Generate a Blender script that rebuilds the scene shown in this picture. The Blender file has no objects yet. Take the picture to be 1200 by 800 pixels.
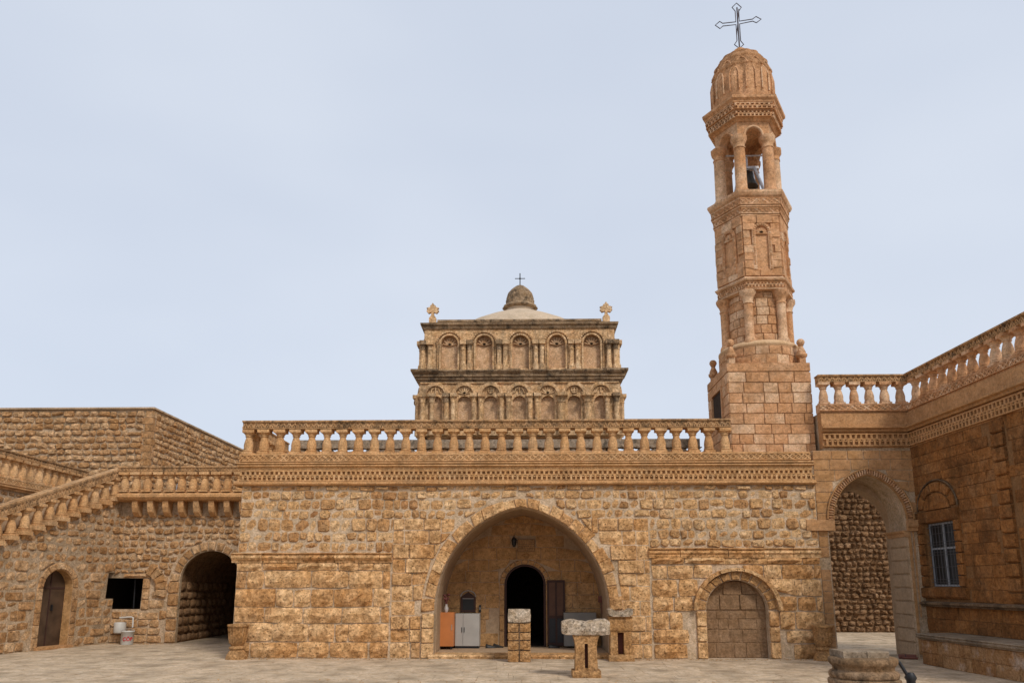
import bpy, bmesh, math, random
from math import sin, cos, pi, sqrt, atan2, radians
from mathutils import Vector
from mathutils.geometry import tessellate_polygon
S = bpy.context.scene
COL = S.collection

# ------------------------------------------------------------------ camera
EYE = 1.6; DIST = 17.68
cam = bpy.data.cameras.new('camera'); co = bpy.data.objects.new('camera', cam); COL.objects.link(co)
co.location = (0, -DIST, EYE)
co.rotation_euler = (radians(90 + 11.0), 0, radians(1.2))
cam.sensor_width = 36; cam.lens = 27.0; cam.shift_y = 0.0917; cam.clip_end = 2000
S.camera = co
S.view_settings.view_transform = 'Standard'; S.view_settings.look = 'None'
S.view_settings.exposure = 0.55; S.view_settings.gamma = 1; S.view_settings.use_curve_mapping = False

# ------------------------------------------------------------------ sky and sun (overcast)
SUN_EL = radians(44); SUN_AZ = radians(146)          # azimuth clockwise from +Y: behind the camera, to its right
w = bpy.data.worlds.new('World'); S.world = w; w.use_nodes = True
nt = w.node_tree; nt.nodes.clear()
out = nt.nodes.new('ShaderNodeOutputWorld'); bg = nt.nodes.new('ShaderNodeBackground')
sky = nt.nodes.new('ShaderNodeTexSky'); sky.sky_type = 'NISHITA'; sky.sun_disc = False
sky.sun_elevation = SUN_EL; sky.sun_rotation = SUN_AZ; sky.air_density = 1.0; sky.dust_density = 2.0
tc = nt.nodes.new('ShaderNodeTexCoord')
nz = nt.nodes.new('ShaderNodeTexNoise'); nz.inputs['Scale'].default_value = 1.6; nz.inputs['Detail'].default_value = 3
mp = nt.nodes.new('ShaderNodeMapping'); mp.inputs['Scale'].default_value = (1, 1, 2.2)
rp = nt.nodes.new('ShaderNodeValToRGB')
rp.color_ramp.elements[0].position = .3; rp.color_ramp.elements[0].color = (4.3, 4.75, 5.6, 1)
rp.color_ramp.elements[1].position = .72; rp.color_ramp.elements[1].color = (5.05, 5.45, 6.15, 1)
mx = nt.nodes.new('ShaderNodeMix'); mx.data_type = 'RGBA'; mx.inputs[0].default_value = .9
nt.links.new(tc.outputs['Generated'], mp.inputs[0]); nt.links.new(mp.outputs[0], nz.inputs['Vector'])
nt.links.new(nz.outputs[0], rp.inputs[0]); nt.links.new(sky.outputs[0], mx.inputs[6]); nt.links.new(rp.outputs[0], mx.inputs[7])
nt.links.new(mx.outputs[2], bg.inputs[0]); bg.inputs[1].default_value = .1
nt.links.new(bg.outputs[0], out.inputs[0])
sd = bpy.data.lights.new('sun', 'SUN'); so = bpy.data.objects.new('sun', sd); COL.objects.link(so)
sd.energy = 1.5; sd.angle = radians(12); sd.color = (1, .94, .85)
sv = Vector((sin(SUN_AZ) * cos(SUN_EL), cos(SUN_AZ) * cos(SUN_EL), sin(SUN_EL)))
so.rotation_euler = sv.to_track_quat('Z', 'Y').to_euler(); so.location = (8, -20, 25)

R = random.Random(7)

# ------------------------------------------------------------------ materials
def stone_mat(name, cols, dark=None, dark_amt=.0, dark_scale=1.3, grain=.35, bump=.5, bscale=22, streak=None, streak_amt=0, rough=.9, patch=None, patch_amt=0, hue=True):
    k = 1.1 if sum(c[1] for c in cols) / len(cols) > .2 else 1.0
    T = lambda c: (min(.78, c[0] * 1.05 * k), c[1] * .985 * k, c[2] * .99 * k)       # warm limestone
    cols = [T(c) for c in cols]; patch = T(patch) if patch else None
    m = bpy.data.materials.new(name); m.use_nodes = True; n = m.node_tree.nodes; L = m.node_tree.links
    b = n['Principled BSDF']; b.inputs['Roughness'].default_value = rough; b.inputs['Specular IOR Level'].default_value = .15
    geo = n.new('ShaderNodeNewGeometry'); oi = n.new('ShaderNodeObjectInfo')
    ad = n.new('ShaderNodeMath'); ad.operation = 'ADD'; L.new(geo.outputs['Random Per Island'], ad.inputs[0]); L.new(oi.outputs['Random'], ad.inputs[1])
    fr = n.new('ShaderNodeMath'); fr.operation = 'FRACT'; L.new(ad.outputs[0], fr.inputs[0])
    def noise(scale, det=4, ro=.6, vec=None):
        t = n.new('ShaderNodeTexNoise'); t.inputs['Scale'].default_value = scale; t.inputs['Detail'].default_value = det; t.inputs['Roughness'].default_value = ro
        L.new(vec or geo.outputs['Position'], t.inputs['Vector']); return t.outputs['Fac']
    big = noise(.9, 4, .6)
    a2 = n.new('ShaderNodeMath'); a2.operation = 'MULTIPLY_ADD'; L.new(big, a2.inputs[0]); a2.inputs[1].default_value = .9; 
    sc = n.new('ShaderNodeMath'); sc.operation = 'MULTIPLY_ADD'; L.new(fr.outputs[0], sc.inputs[0]); sc.inputs[1].default_value = .62; sc.inputs[2].default_value = -.26
    L.new(sc.outputs[0], a2.inputs[2])
    cr = n.new('ShaderNodeValToRGB'); L.new(a2.outputs[0], cr.inputs[0]); e = cr.color_ramp.elements
    while len(e) < len(cols): e.new(.5)
    for i, c in enumerate(cols): e[i].position = i / max(1, len(cols) - 1); e[i].color = (*c, 1)
    cur = cr.outputs[0]
    def mix(a, bcol, fac, mode='MIX'):
        x = n.new('ShaderNodeMix'); x.data_type = 'RGBA'; x.blend_type = mode
        L.new(a, x.inputs[6])
        if isinstance(bcol, tuple): x.inputs[7].default_value = (*bcol, 1)
        else: L.new(bcol, x.inputs[7])
        if isinstance(fac, (int, float)): x.inputs[0].default_value = fac
        else: L.new(fac, x.inputs[0])
        return x.outputs[2]
    def ramp(v, lo, hi, a=0, bb=1):
        r = n.new('ShaderNodeMapRange'); L.new(v, r.inputs[0]); r.inputs[1].default_value = lo; r.inputs[2].default_value = hi
        r.inputs[3].default_value = a; r.inputs[4].default_value = bb; return r.outputs[0]
    mid = noise(5.5, 5, .65)
    mcol = n.new('ShaderNodeCombineColor'); 
    for i, (lo, hi) in enumerate(((.82, 1.14), (.76, 1.2), (.66, 1.3))): L.new(ramp(mid, .34, .66, lo, hi), mcol.inputs[i])
    cur = mix(cur, mcol.outputs[0], min(1, grain * 1.8), 'MULTIPLY')
    if patch: cur = mix(cur, patch, ramp(noise(2.3, 5, .65), .52, .68, 0, patch_amt))
    if streak:
        mpn = n.new('ShaderNodeMapping'); mpn.inputs['Scale'].default_value = (5, 5, .55); L.new(geo.outputs['Position'], mpn.inputs[0])
        cur = mix(cur, streak, ramp(noise(1, 5, .7, mpn.outputs[0]), .5, .72, 0, streak_amt))
    if dark: cur = mix(cur, dark, ramp(noise(dark_scale, 7, .72), .47, .66, 0, dark_amt))
    fine = noise(bscale, 8, .72)
    g = n.new('ShaderNodeCombineColor'); v = ramp(fine, .3, .7, 1 - grain, 1 + grain)
    for i in range(3): L.new(v, g.inputs[i])
    cur = mix(cur, g.outputs[0], 1.0, 'MULTIPLY')
    L.new(cur, b.inputs['Base Color'])
    bp = n.new('ShaderNodeBump'); bp.inputs['Strength'].default_value = bump; bp.inputs['Distance'].default_value = .05
    pit = noise(bscale * 2.6, 3, .5); pm = ramp(pit, .33, .40, 0, 1)
    pc = n.new('ShaderNodeCombineColor'); pv_ = ramp(pm, 0, 1, 1 - grain * 1.1, 1)
    for i in range(3): L.new(pv_, pc.inputs[i])
    cur = mix(cur, pc.outputs[0], 1.0, 'MULTIPLY'); L.new(cur, b.inputs['Base Color'])
    hs = n.new('ShaderNodeMath'); hs.operation = 'MULTIPLY_ADD'; L.new(pm, hs.inputs[0]); hs.inputs[1].default_value = .25; L.new(fine, hs.inputs[2])
    L.new(hs.outputs[0], bp.inputs['Height']); L.new(bp.outputs[0], b.inputs['Normal'])
    return m

def flat_mat(name, c, rough=.6, metal=0, bump=0, scale=20, var=.15):
    m = bpy.data.materials.new(name); m.use_nodes = True; n = m.node_tree.nodes; L = m.node_tree.links
    b = n['Principled BSDF']; b.inputs['Roughness'].default_value = rough; b.inputs['Metallic'].default_value = metal
    geo = n.new('ShaderNodeNewGeometry'); t = n.new('ShaderNodeTexNoise'); t.inputs['Scale'].default_value = scale; t.inputs['Detail'].default_value = 5
    L.new(geo.outputs['Position'], t.inputs['Vector'])
    r = n.new('ShaderNodeValToRGB'); r.color_ramp.elements[0].position = .3; r.color_ramp.elements[1].position = .7
    r.color_ramp.elements[0].color = tuple(x * (1 - var) for x in c) + (1,); r.color_ramp.elements[1].color = tuple(min(1, x * (1 + var)) for x in c) + (1,)
    L.new(t.outputs[0], r.inputs[0]); L.new(r.outputs[0], b.inputs['Base Color'])
    if bump:
        bp = n.new('ShaderNodeBump'); bp.inputs['Strength'].default_value = bump; bp.inputs['Distance'].default_value = .01
        L.new(t.outputs[0], bp.inputs['Height']); L.new(bp.outputs[0], b.inputs['Normal'])
    return m

M = {}
M['rubble'] = stone_mat('rubble_limestone', [(.30, .145, .055), (.45, .26, .11), (.55, .345, .155), (.62, .43, .225), (.40, .20, .07)], dark=(.15, .085, .045), dark_amt=.45, dark_scale=5, grain=.55, bump=1.0, bscale=13)
M['ashlar'] = stone_mat('ashlar_limestone', [(.42, .215, .075), (.54, .32, .135), (.62, .415, .205), (.47, .255, .095), (.58, .40, .215)], dark=(.24, .115, .045), dark_amt=.55, dark_scale=3, grain=.5, bump=1.0, bscale=11)
M['mortar'] = stone_mat('lime_mortar', [(.48, .365, .23), (.58, .46, .31)], dark=(.26, .18, .10), dark_amt=.6, grain=.4, bump=.8, bscale=20)
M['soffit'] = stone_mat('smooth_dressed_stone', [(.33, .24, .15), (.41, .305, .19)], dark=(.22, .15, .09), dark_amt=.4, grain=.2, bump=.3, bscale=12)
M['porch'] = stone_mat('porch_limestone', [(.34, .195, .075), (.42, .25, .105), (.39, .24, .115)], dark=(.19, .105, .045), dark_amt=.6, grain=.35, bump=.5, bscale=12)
M['carved'] = stone_mat('carved_limestone', [(.47, .26, .105), (.55, .335, .15), (.61, .41, .21)], dark=(.19, .12, .07), dark_amt=.45, dark_scale=2.5, grain=.35, bump=.6, bscale=22, streak=(.22, .13, .065), streak_amt=.4)
M['rail'] = stone_mat('weathered_rail_stone', [(.42, .25, .11), (.50, .32, .16)], dark=(.055, .042, .03), dark_amt=.8, dark_scale=6, grain=.45, bump=.6, bscale=26)
M['tower'] = stone_mat('tower_limestone', [(.42, .22, .10), (.54, .32, .165), (.48, .265, .125), (.62, .44, .27), (.50, .29, .145)], dark=(.20, .10, .04), dark_amt=.45, dark_scale=2, grain=.38, bump=.6, bscale=15)
M['tower_mortar'] = stone_mat('pale_tower_mortar', [(.44, .29, .155), (.52, .365, .205)], grain=.25, bump=.3)
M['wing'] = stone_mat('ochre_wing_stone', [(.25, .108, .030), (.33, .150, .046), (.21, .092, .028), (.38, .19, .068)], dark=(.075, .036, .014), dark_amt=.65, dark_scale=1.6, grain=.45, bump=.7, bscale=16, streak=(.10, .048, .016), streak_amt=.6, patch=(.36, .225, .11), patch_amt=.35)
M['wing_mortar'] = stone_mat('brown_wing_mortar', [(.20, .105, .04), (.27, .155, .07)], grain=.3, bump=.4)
M['ledge'] = stone_mat('lichen_dark_ledge', [(.15, .10, .055), (.21, .145, .085)], dark=(.03, .024, .018), dark_amt=.9, dark_scale=2.5, grain=.4, bump=.6)
M['benchtop'] = stone_mat('worn_bench_slab', [(.22, .175, .115), (.30, .24, .165)], dark=(.08, .06, .042), dark_amt=.75, grain=.35, bump=.5)
M['benchside'] = stone_mat('stained_bench_stone', [(.25, .125, .045), (.34, .185, .075), (.40, .26, .13)], dark=(.11, .06, .026), dark_amt=.65, patch=(.58, .50, .40), patch_amt=.75, grain=.4, bump=.6, streak=(.12, .062, .025), streak_amt=.55)
M['arch'] = stone_mat('arch_wall_stone', [(.36, .195, .08), (.43, .25, .115), (.39, .22, .09), (.46, .29, .15)], dark=(.19, .105, .05), dark_amt=.4, grain=.3, bump=.5, bscale=15)
M['passage'] = stone_mat('passage_rubble_with_shade', [(.14, .078, .035), (.24, .142, .068), (.32, .20, .105), (.20, .115, .052)], dark=(.07, .042, .024), dark_amt=.55, dark_scale=5, grain=.5, bump=.9)  # stone colours darkened to carry the shade of the archway and tunnel
M['leftrub'] = stone_mat('brown_rubble_stone', [(.28, .145, .055), (.43, .255, .115), (.54, .37, .20), (.36, .20, .08), (.48, .32, .165)], dark=(.12, .075, .042), dark_amt=.55, dark_scale=4, grain=.5, bump=.9, bscale=14)
M['leftmortar'] = stone_mat('grey_brown_mortar', [(.40, .30, .185), (.50, .385, .25)], dark=(.17, .12, .07), dark_amt=.6, grain=.4, bump=.7)
M['pav'] = stone_mat('pavilion_carved_stone', [(.50, .315, .155), (.60, .43, .24), (.55, .36, .175), (.68, .53, .34)], dark=(.075, .058, .04), dark_amt=.5, dark_scale=1.7, grain=.45, bump=.9, bscale=11, streak=(.12, .09, .06), streak_amt=.5, patch=(.50, .27, .11), patch_amt=.6)
M['pavback'] = stone_mat('pavilion_niche_stone', [(.44, .26, .125), (.54, .36, .20), (.58, .42, .255)], dark=(.17, .11, .065), dark_amt=.55, grain=.4, bump=.7)
M['pavdark'] = stone_mat('blackened_cornice_stone', [(.19, .135, .08), (.30, .215, .125), (.40, .29, .17)], dark=(.03, .025, .02), dark_amt=.92, dark_scale=3.5, grain=.5, bump=.9)
M['roof'] = stone_mat('pale_roof_stone', [(.42, .34, .23), (.50, .41, .29)], dark=(.22, .17, .11), dark_amt=.4, grain=.2, bump=.3)
M['backrail'] = stone_mat('old_grey_rail_stone', [(.27, .22, .155), (.38, .30, .20)], dark=(.05, .045, .036), dark_amt=.85, dark_scale=5, grain=.4, bump=.6)
M['paving'] = stone_mat('worn_paving_stone', [(.41, .325, .215), (.50, .41, .28), (.45, .36, .24)], dark=(.20, .15, .095), dark_amt=.75, dark_scale=1.5, grain=.38, bump=.6, bscale=6, rough=.8)
M['dust'] = stone_mat('courtyard_ground', [(.36, .295, .205), (.42, .35, .25)], dark=(.2, .15, .095), dark_amt=.5, grain=.25, bump=.4)
M['oldwhite'] = stone_mat('white_weathered_stone', [(.44, .355, .245), (.55, .46, .33)], dark=(.06, .048, .035), dark_amt=.8, dark_scale=8, grain=.5, bump=1.0)
M['relic'] = stone_mat('orange_old_stone', [(.38, .21, .08), (.47, .28, .12), (.42, .235, .09), (.52, .35, .18)], dark=(.16, .09, .045), dark_amt=.6, dark_scale=5, grain=.5, bump=1.0)
M['well'] = stone_mat('wellhead_stone', [(.25, .16, .08), (.35, .24, .14)], dark=(.05, .036, .024), dark_amt=.8, dark_scale=5, grain=.4, bump=.8)
M['nichefill'] = stone_mat('brown_niche_plaster', [(.20, .12, .06), (.27, .175, .095), (.23, .14, .07)], dark=(.12, .07, .035), dark_amt=.6, dark_scale=3, grain=.35, bump=.5)
M['dark'] = stone_mat('shade_black_interior', [(.03, .021, .015), (.05, .036, .025)], grain=.3, bump=.5)  # near-black colour stands in for the darkness of unlit interiors
M['black'] = flat_mat('black_iron', (.02, .02, .022), .5, .3)
M['doorwood'] = flat_mat('dark_red_brown_wood', (.045, .017, .010), .75, 0, .3, 8)
M['doorpanel'] = flat_mat('brown_panel_wood', (.10, .045, .024), .75, 0, .3, 8)
M['steel'] = flat_mat('brown_steel_door', (.085, .052, .032), .45, .2, .1, 3, .4)
M['orange'] = flat_mat('orange_laminate', (.50, .17, .045), .45, 0, 0, 5, .08)
M['grey'] = flat_mat('grey_painted_metal', (.36, .34, .31), .5, 0, 0, 4, .08)
M['greyshade'] = flat_mat('shade_darkened_locker_grey', (.20, .185, .16), .5, 0, 0, 4, .1)  # cabinet grey darkened, porch shade put into the colour
M['white'] = flat_mat('white_plastic', (.50, .475, .43), .45, 0, 0, 6, .08)
M['red'] = flat_mat('red_paint', (.5, .03, .03), .5)
M['winframe'] = flat_mat('pale_blue_frame_paint', (.30, .31, .33), .5, 0, 0, 10, .12)
M['grille'] = flat_mat('grey_grille_iron', (.10, .10, .105), .5, .2)
M['glass'] = flat_mat('dark_window_glass', (.010, .011, .012), .45)
M['cross'] = flat_mat('dark_cross_iron', (.05, .035, .04), .5, .4)
M['bellframe'] = flat_mat('pale_steel_strut', (.50, .50, .52), .45, .3)
M['bronze'] = flat_mat('dark_bell_bronze', (.045, .04, .032), .4, .7)
M['rust'] = flat_mat('rusty_red_box', (.16, .05, .03), .7)
M['flower'] = flat_mat('dried_red_flower', (.16, .05, .04), .8)
M['petal'] = flat_mat('pale_ceramic', (.45, .42, .40), .4)
M['mirror'] = flat_mat('dark_picture_glass', (.012, .011, .010), .6)
M['cloth'] = flat_mat('black_leather', (.02, .018, .016), .6)

# ------------------------------------------------------------------ object helpers
def thing(name, label, cat, loc=(0, 0, 0), group=None):
    o = bpy.data.objects.new(name, None); COL.objects.link(o); o.location = loc; o.empty_display_size = .2
    o['label'] = label; o['category'] = cat
    if group: o['group'] = group
    return o
def loc_of(p):
    v = Vector((0, 0, 0))
    while p: v += p.location; p = p.parent
    return v
class Fr:
    def __init__(s, o, deg=0, U=None):
        s.o = Vector(o); s.U = Vector(U).normalized() if U else Vector((cos(radians(deg)), sin(radians(deg)), 0))
        s.N = Vector((s.U.y, -s.U.x, 0))
    def P(s, u, w, z): return s.o + s.U * u + s.N * w + Vector((0, 0, z))
class Cyl:
    def __init__(s, c, r): s.c = Vector(c); s.r = r
    def P(s, u, w, z):
        a = u / s.r; return s.c + Vector((sin(a) * (s.r + w), -cos(a) * (s.r + w), z))
class Raked(Fr):      # a frame whose z rises with u
    def __init__(s, o, slope, U): Fr.__init__(s, o, 0, U); s.k = slope
    def P(s, u, w, z): return s.o + s.U * u + s.N * w + Vector((0, 0, z + s.k * u))
W0 = Fr((0, 0, 0))
class MB:
    def __init__(s): s.v = []; s.f = []; s.sm = []
    def add(s, vs, fs, sm=False):
        k = len(s.v); s.v += [tuple(v) for v in vs]; s.f += [tuple(i + k for i in f) for f in fs]; s.sm += [sm] * len(fs); return s
    def box(s, fr, u0, u1, w0, w1, z0, z1):
        P = fr.P; vs = [P(u0, w0, z0), P(u1, w0, z0), P(u1, w1, z0), P(u0, w1, z0), P(u0, w0, z1), P(u1, w0, z1), P(u1, w1, z1), P(u0, w1, z1)]
        return s.add(vs, [(0, 1, 2, 3), (7, 6, 5, 4), (3, 2, 6, 7), (1, 0, 4, 5), (2, 1, 5, 6), (0, 3, 7, 4)])
    def prism(s, fr, poly, w0, w1, holes=(), back=True):
        loops = [list(poly)] + [list(h) for h in holes]
        tr = tessellate_polygon([[Vector((p[0], p[1], 0)) for p in l] for l in loops])
        pts = [p for l in loops for p in l]; n = len(pts)
        vs = [fr.P(p[0], w1, p[1]) for p in pts] + [fr.P(p[0], w0, p[1]) for p in pts]
        fs = []
        for a, b, c in tr:
            ar = (pts[b][0] - pts[a][0]) * (pts[c][1] - pts[a][1]) - (pts[c][0] - pts[a][0]) * (pts[b][1] - pts[a][1])
            if ar < 0: b, c = c, b
            fs.append((a, b, c))
            if back: fs.append((c + n, b + n, a + n))
        k = 0
        for l in loops:
            m = len(l); ar = sum(l[i][0] * l[(i + 1) % m][1] - l[(i + 1) % m][0] * l[i][1] for i in range(m))
            for i in range(m):
                a, b = k + i, k + (i + 1) % m
                if (ar > 0) == (l is loops[0]): fs.append((b, a, a + n, b + n))
                else: fs.append((a, b, b + n, a + n))
            k += m
        return s.add(vs, fs)
    def mould(s, fr, u0, u1, prof, sm=False, m0=0, m1=0):         # prof: (w, z) loop, counter-clockwise seen from +u
        n = len(prof); vs = [fr.P(u0 - m0 * p[0], *p) for p in prof] + [fr.P(u1 + m1 * p[0], *p) for p in prof]
        fs = [(i, (i + 1) % n, (i + 1) % n + n, i + n) for i in range(n)]
        s.add(vs, fs, sm)
        tr = tessellate_polygon([[Vector((p[0], p[1], 0)) for p in prof]])
        return s.add(vs, [tuple(t) for t in tr] + [tuple(i + n for i in t) for t in tr])
    def lathe(s, c, prof, seg=16, sm=True, lobe=None, rot=0, cap=True, sx=1):
        vs = []; fs = []
        for r, z in prof:
            for i in range(seg):
                a = 2 * pi * i / seg + rot; rr = r * (lobe(a, z) if lobe else 1)
                vs.append((c[0] + rr * cos(a) * sx, c[1] + rr * sin(a), c[2] + z))
        for j in range(len(prof) - 1):
            for i in range(seg):
                k = (i + 1) % seg; fs.append((j * seg + i, j * seg + k, (j + 1) * seg + k, (j + 1) * seg + i))
        s.add(vs, fs, sm)
        if cap:
            s.add([vs[i] for i in range(seg)], [tuple(range(seg))[::-1]]); s.add(vs[-seg:], [tuple(range(seg))])
        return s
    def tube(s, pts, r, seg=6, closed=False):
        pts = [Vector(p) for p in pts]; n = len(pts); vs = []; fs = []
        for i, p in enumerate(pts):
            a = pts[(i - 1) % n] if (closed or i > 0) else p; b = pts[(i + 1) % n] if (closed or i < n - 1) else p
            d = (b - a).normalized(); x = d.orthogonal() if abs(d.y) > .95 else d.cross(Vector((0, 1, 0))); x.normalize(); y = d.cross(x)
            for k in range(seg): t = 2 * pi * k / seg; vs.append(p + x * r * cos(t) + y * r * sin(t))
        for i in range(n if closed else n - 1):
            j = (i + 1) % n
            for k in range(seg): l = (k + 1) % seg; fs.append((i * seg + k, i * seg + l, j * seg + l, j * seg + k))
        s.add(vs, fs, True)
        if not closed: s.add(vs[:seg], [tuple(range(seg))]); s.add(vs[-seg:], [tuple(range(seg))])
        return s
    def bar(s, fr, a, b, t, w0, w1):
        dx, dz = b[0] - a[0], b[1] - a[1]; l = sqrt(dx * dx + dz * dz); nx, nz_ = -dz / l * t / 2, dx / l * t / 2
        q = [(a[0] - nx, a[1] - nz_), (b[0] - nx, b[1] - nz_), (b[0] + nx, b[1] + nz_), (a[0] + nx, a[1] + nz_)]
        vs = [fr.P(p[0], w1, p[1]) for p in q] + [fr.P(p[0], w0, p[1]) for p in q]
        return s.add(vs, [(0, 1, 2, 3), (1, 0, 4, 5), (2, 1, 5, 6), (3, 2, 6, 7), (0, 3, 7, 4)])
    def mesh(s, name, mat, off=Vector((0, 0, 0))):
        me = bpy.data.meshes.new(name); me.from_pydata([(v[0] - off.x, v[1] - off.y, v[2] - off.z) for v in s.v], [], s.f)
        me.polygons.foreach_set('use_smooth', s.sm); me.materials.append(mat); me.update(); return me
    def build(s, name, mat, parent=None, label=None, kind=None):
        off = loc_of(parent); o = bpy.data.objects.new(name, s.mesh(name, M[mat] if isinstance(mat, str) else mat, off)); COL.objects.link(o); o.parent = parent
        if label: o['label'] = label
        if kind: o['kind'] = kind
        return o
def mb(): return MB()

# ------------------------------------------------------------------ masonry
def inside(pt, poly):
    x, y = pt; r = False; n = len(poly); j = n - 1
    for i in range(n):
        xi, yi = poly[i]; xj, yj = poly[j]
        if (yi > y) != (yj > y) and x < (xj - xi) * (y - yi) / (yj - yi) + xi: r = not r
        j = i
    return r
def nearest(pt, poly):
    best = None; n = len(poly)
    for i in range(n):
        a = poly[i]; b = poly[(i + 1) % n]; dx, dy = b[0] - a[0], b[1] - a[1]; l = dx * dx + dy * dy or 1e-9
        t = max(0, min(1, ((pt[0] - a[0]) * dx + (pt[1] - a[1]) * dy) / l)); q = (a[0] + dx * t, a[1] + dy * t)
        d = (q[0] - pt[0]) ** 2 + (q[1] - pt[1]) ** 2
        if best is None or d < best[0]: best = (d, q)
    return best[1]
def area(p): return .5 * sum(p[i][0] * p[(i + 1) % len(p)][1] - p[(i + 1) % len(p)][0] * p[i][1] for i in range(len(p)))
def cell(u0, u1, z0, z1, ch, jit, r=R):
    w_, h = u1 - u0, z1 - z0; c = min(w_, h) * ch; J = lambda: r.uniform(-jit, jit)
    return [(u0 + c + J(), z0 + J()), (u1 - c + J(), z0 + J()), (u1 + J(), z0 + c + J()), (u1 + J(), z1 - c + J()),
            (u1 - c + J(), z1 + J()), (u0 + c + J(), z1 + J()), (u0 + J(), z1 - c + J()), (u0 + J(), z0 + c + J())]
def courses(u0, u1, z0, z1, hs, ws, gap, ch=.1, jit=.01, opens=(), keep=None, wave=0, r=R, uneven=0):
    out = []; z = z0
    while z < z1 - .04:
        h = r.uniform(*hs)
        if z1 - (z + h) < hs[0] * .6: h = z1 - z
        u = u0 - r.uniform(0, ws[0] * .5); row = []
        while u < u1:
            w_ = r.uniform(*ws); a, b = max(u, u0), min(u + w_, u1)
            if u1 - b < ws[0] * .35: b = u1
            if b - a > ws[0] * .3:
                zz0, zz1 = z, z + h
                if uneven and r.random() < uneven:
                    d = h * r.uniform(.08, .3)
                    if r.random() < .5: zz0 += d
                    else: zz1 -= d
                q = cell(a + gap / 2, b - gap / 2, zz0 + gap / 2, zz1 - gap / 2, ch * r.uniform(.6, 1.3), jit, r)
                if wave: q = [(x, y + wave * sin(x * 2.1 + z * 3) + wave * .5 * sin(x * 5.3 + z)) for x, y in q]
                row.append(q)
            if b >= u1: break
            u += w_
        out += row; z += h
    res = []
    for q in out:
        A = abs(area(q)); c = (sum(p[0] for p in q) / 8, sum(p[1] for p in q) / 8); ok = True
        for o in opens:
            if inside(c, o): ok = False; break
            if any(inside(p, o) for p in q):
                nq = []
                for p in q:
                    if inside(p, o):
                        m = nearest(p, o); dx, dy = m[0] - p[0], m[1] - p[1]; l = sqrt(dx * dx + dy * dy) or 1
                        p = (m[0] + dx / l * gap * .5, m[1] + dy / l * gap * .5)
                    nq.append(p)
                q = nq
        if ok and keep:
            if not inside(c, keep): ok = False
            else: q = [p if inside(p, keep) else nearest(p, keep) for p in q]
        if ok and abs(area(q)) > A * .16: res.append(q)
    return res
def stone(m, fr, q, w0, dep, inset=.02, bulge=.01, rough=.006, sm=False, r=R):
    n = len(q); cx = sum(p[0] for p in q) / n; cz = sum(p[1] for p in q) / n
    def shr(p, d):
        l = sqrt((p[0] - cx) ** 2 + (p[1] - cz) ** 2) or 1; f = min(.6, d / l); return (p[0] + (cx - p[0]) * f, p[1] + (cz - p[1]) * f)
    tilt = r.uniform(-rough, rough); vs = []
    for p in q: vs.append(fr.P(p[0], w0, p[1]))
    for p in q: vs.append(fr.P(p[0], w0 + dep * .55, p[1]))
    for p in q:
        s_ = shr(p, inset); vs.append(fr.P(s_[0], w0 + dep + tilt + r.uniform(-rough, rough), s_[1]))
    vs.append(fr.P(cx + r.uniform(-.2, .2) * inset, w0 + dep + bulge + r.uniform(-rough, rough), cz))
    fs = []
    for k in range(2):
        for i in range(n): j = (i + 1) % n; fs.append((k * n + i, k * n + j, (k + 1) * n + j, (k + 1) * n + i))
    for i in range(n): fs.append((2 * n + i, 2 * n + (i + 1) % n, 3 * n))
    m.add(vs, fs, sm)
def rock(m, fr, q, w0, dep, amp=.03, r=R):           # quarry-faced block: a rough gridded face inside the outline
    us = [p[0] for p in q]; zs = [p[1] for p in q]; a, b, c, d = min(us), max(us), min(zs), max(zs)
    nx = max(2, min(5, round((b - a) / .15))); ny = 2 if d - c < .36 else 3
    vs = []; fs = []
    for j in range(ny + 1):
        for i in range(nx + 1):
            e = i in (0, nx) or j in (0, ny)
            u = a + (b - a) * i / nx + (0 if e else r.uniform(-.2, .2) * (b - a) / nx); z = c + (d - c) * j / ny + (0 if e else r.uniform(-.2, .2) * (d - c) / ny)
            if e: u += r.uniform(-.008, .008); z += r.uniform(-.008, .008)
            if not inside((u, z), q): u, z = nearest((u, z), q)
            vs.append(fr.P(u, w0 + dep * (.45 if e else 1) + (0 if e else r.uniform(-amp, amp)), z))
    for j in range(ny):
        for i in range(nx): k = j * (nx + 1) + i; fs.append((k, k + 1, k + nx + 2, k + nx + 1))
    ring = [i for i in range(nx + 1)] + [(j) * (nx + 1) + nx for j in range(1, ny + 1)] + [ny * (nx + 1) + i for i in range(nx - 1, -1, -1)] + [j * (nx + 1) for j in range(ny - 1, 0, -1)]
    base = len(vs)
    for k in ring:
        p = vs[k]; 
        v = Vector(p) - fr.N * (dep * .45 + .02) if isinstance(fr, Fr) else Vector(p); vs.append(v)
    n = len(ring)
    for i in range(n): fs.append((ring[(i + 1) % n], ring[i], base + i, base + (i + 1) % n))
    m.add(vs, fs, False)
def lay(polys, fr, parent, name, mat, style, limit=300, stuff='small_stone', r=R, **kw):
    polys = sorted(polys, key=lambda q: -abs(area(q))); rest = MB(); off = loc_of(parent)
    def make(m, q):
        if style == 'rock' or (style == 'mixed' and r.random() < .6): rock(m, fr, q, -.02, kw.get('dep', .06) + r.uniform(0, .02), kw.get('amp', .02), r)
        else: stone(m, fr, q, -.02, kw.get('dep', .05) * r.uniform(.75, 1.25) + .02, kw.get('inset', .03), kw.get('bulge', .02), kw.get('rough', .008), kw.get('sm', False), r)
    for i, q in enumerate(polys):
        if i < limit:
            m = MB(); make(m, q); m.build(name, mat, parent)
        else: make(rest, q)
    if rest.v: rest.build(stuff, mat, parent, kind='stuff')
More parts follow.
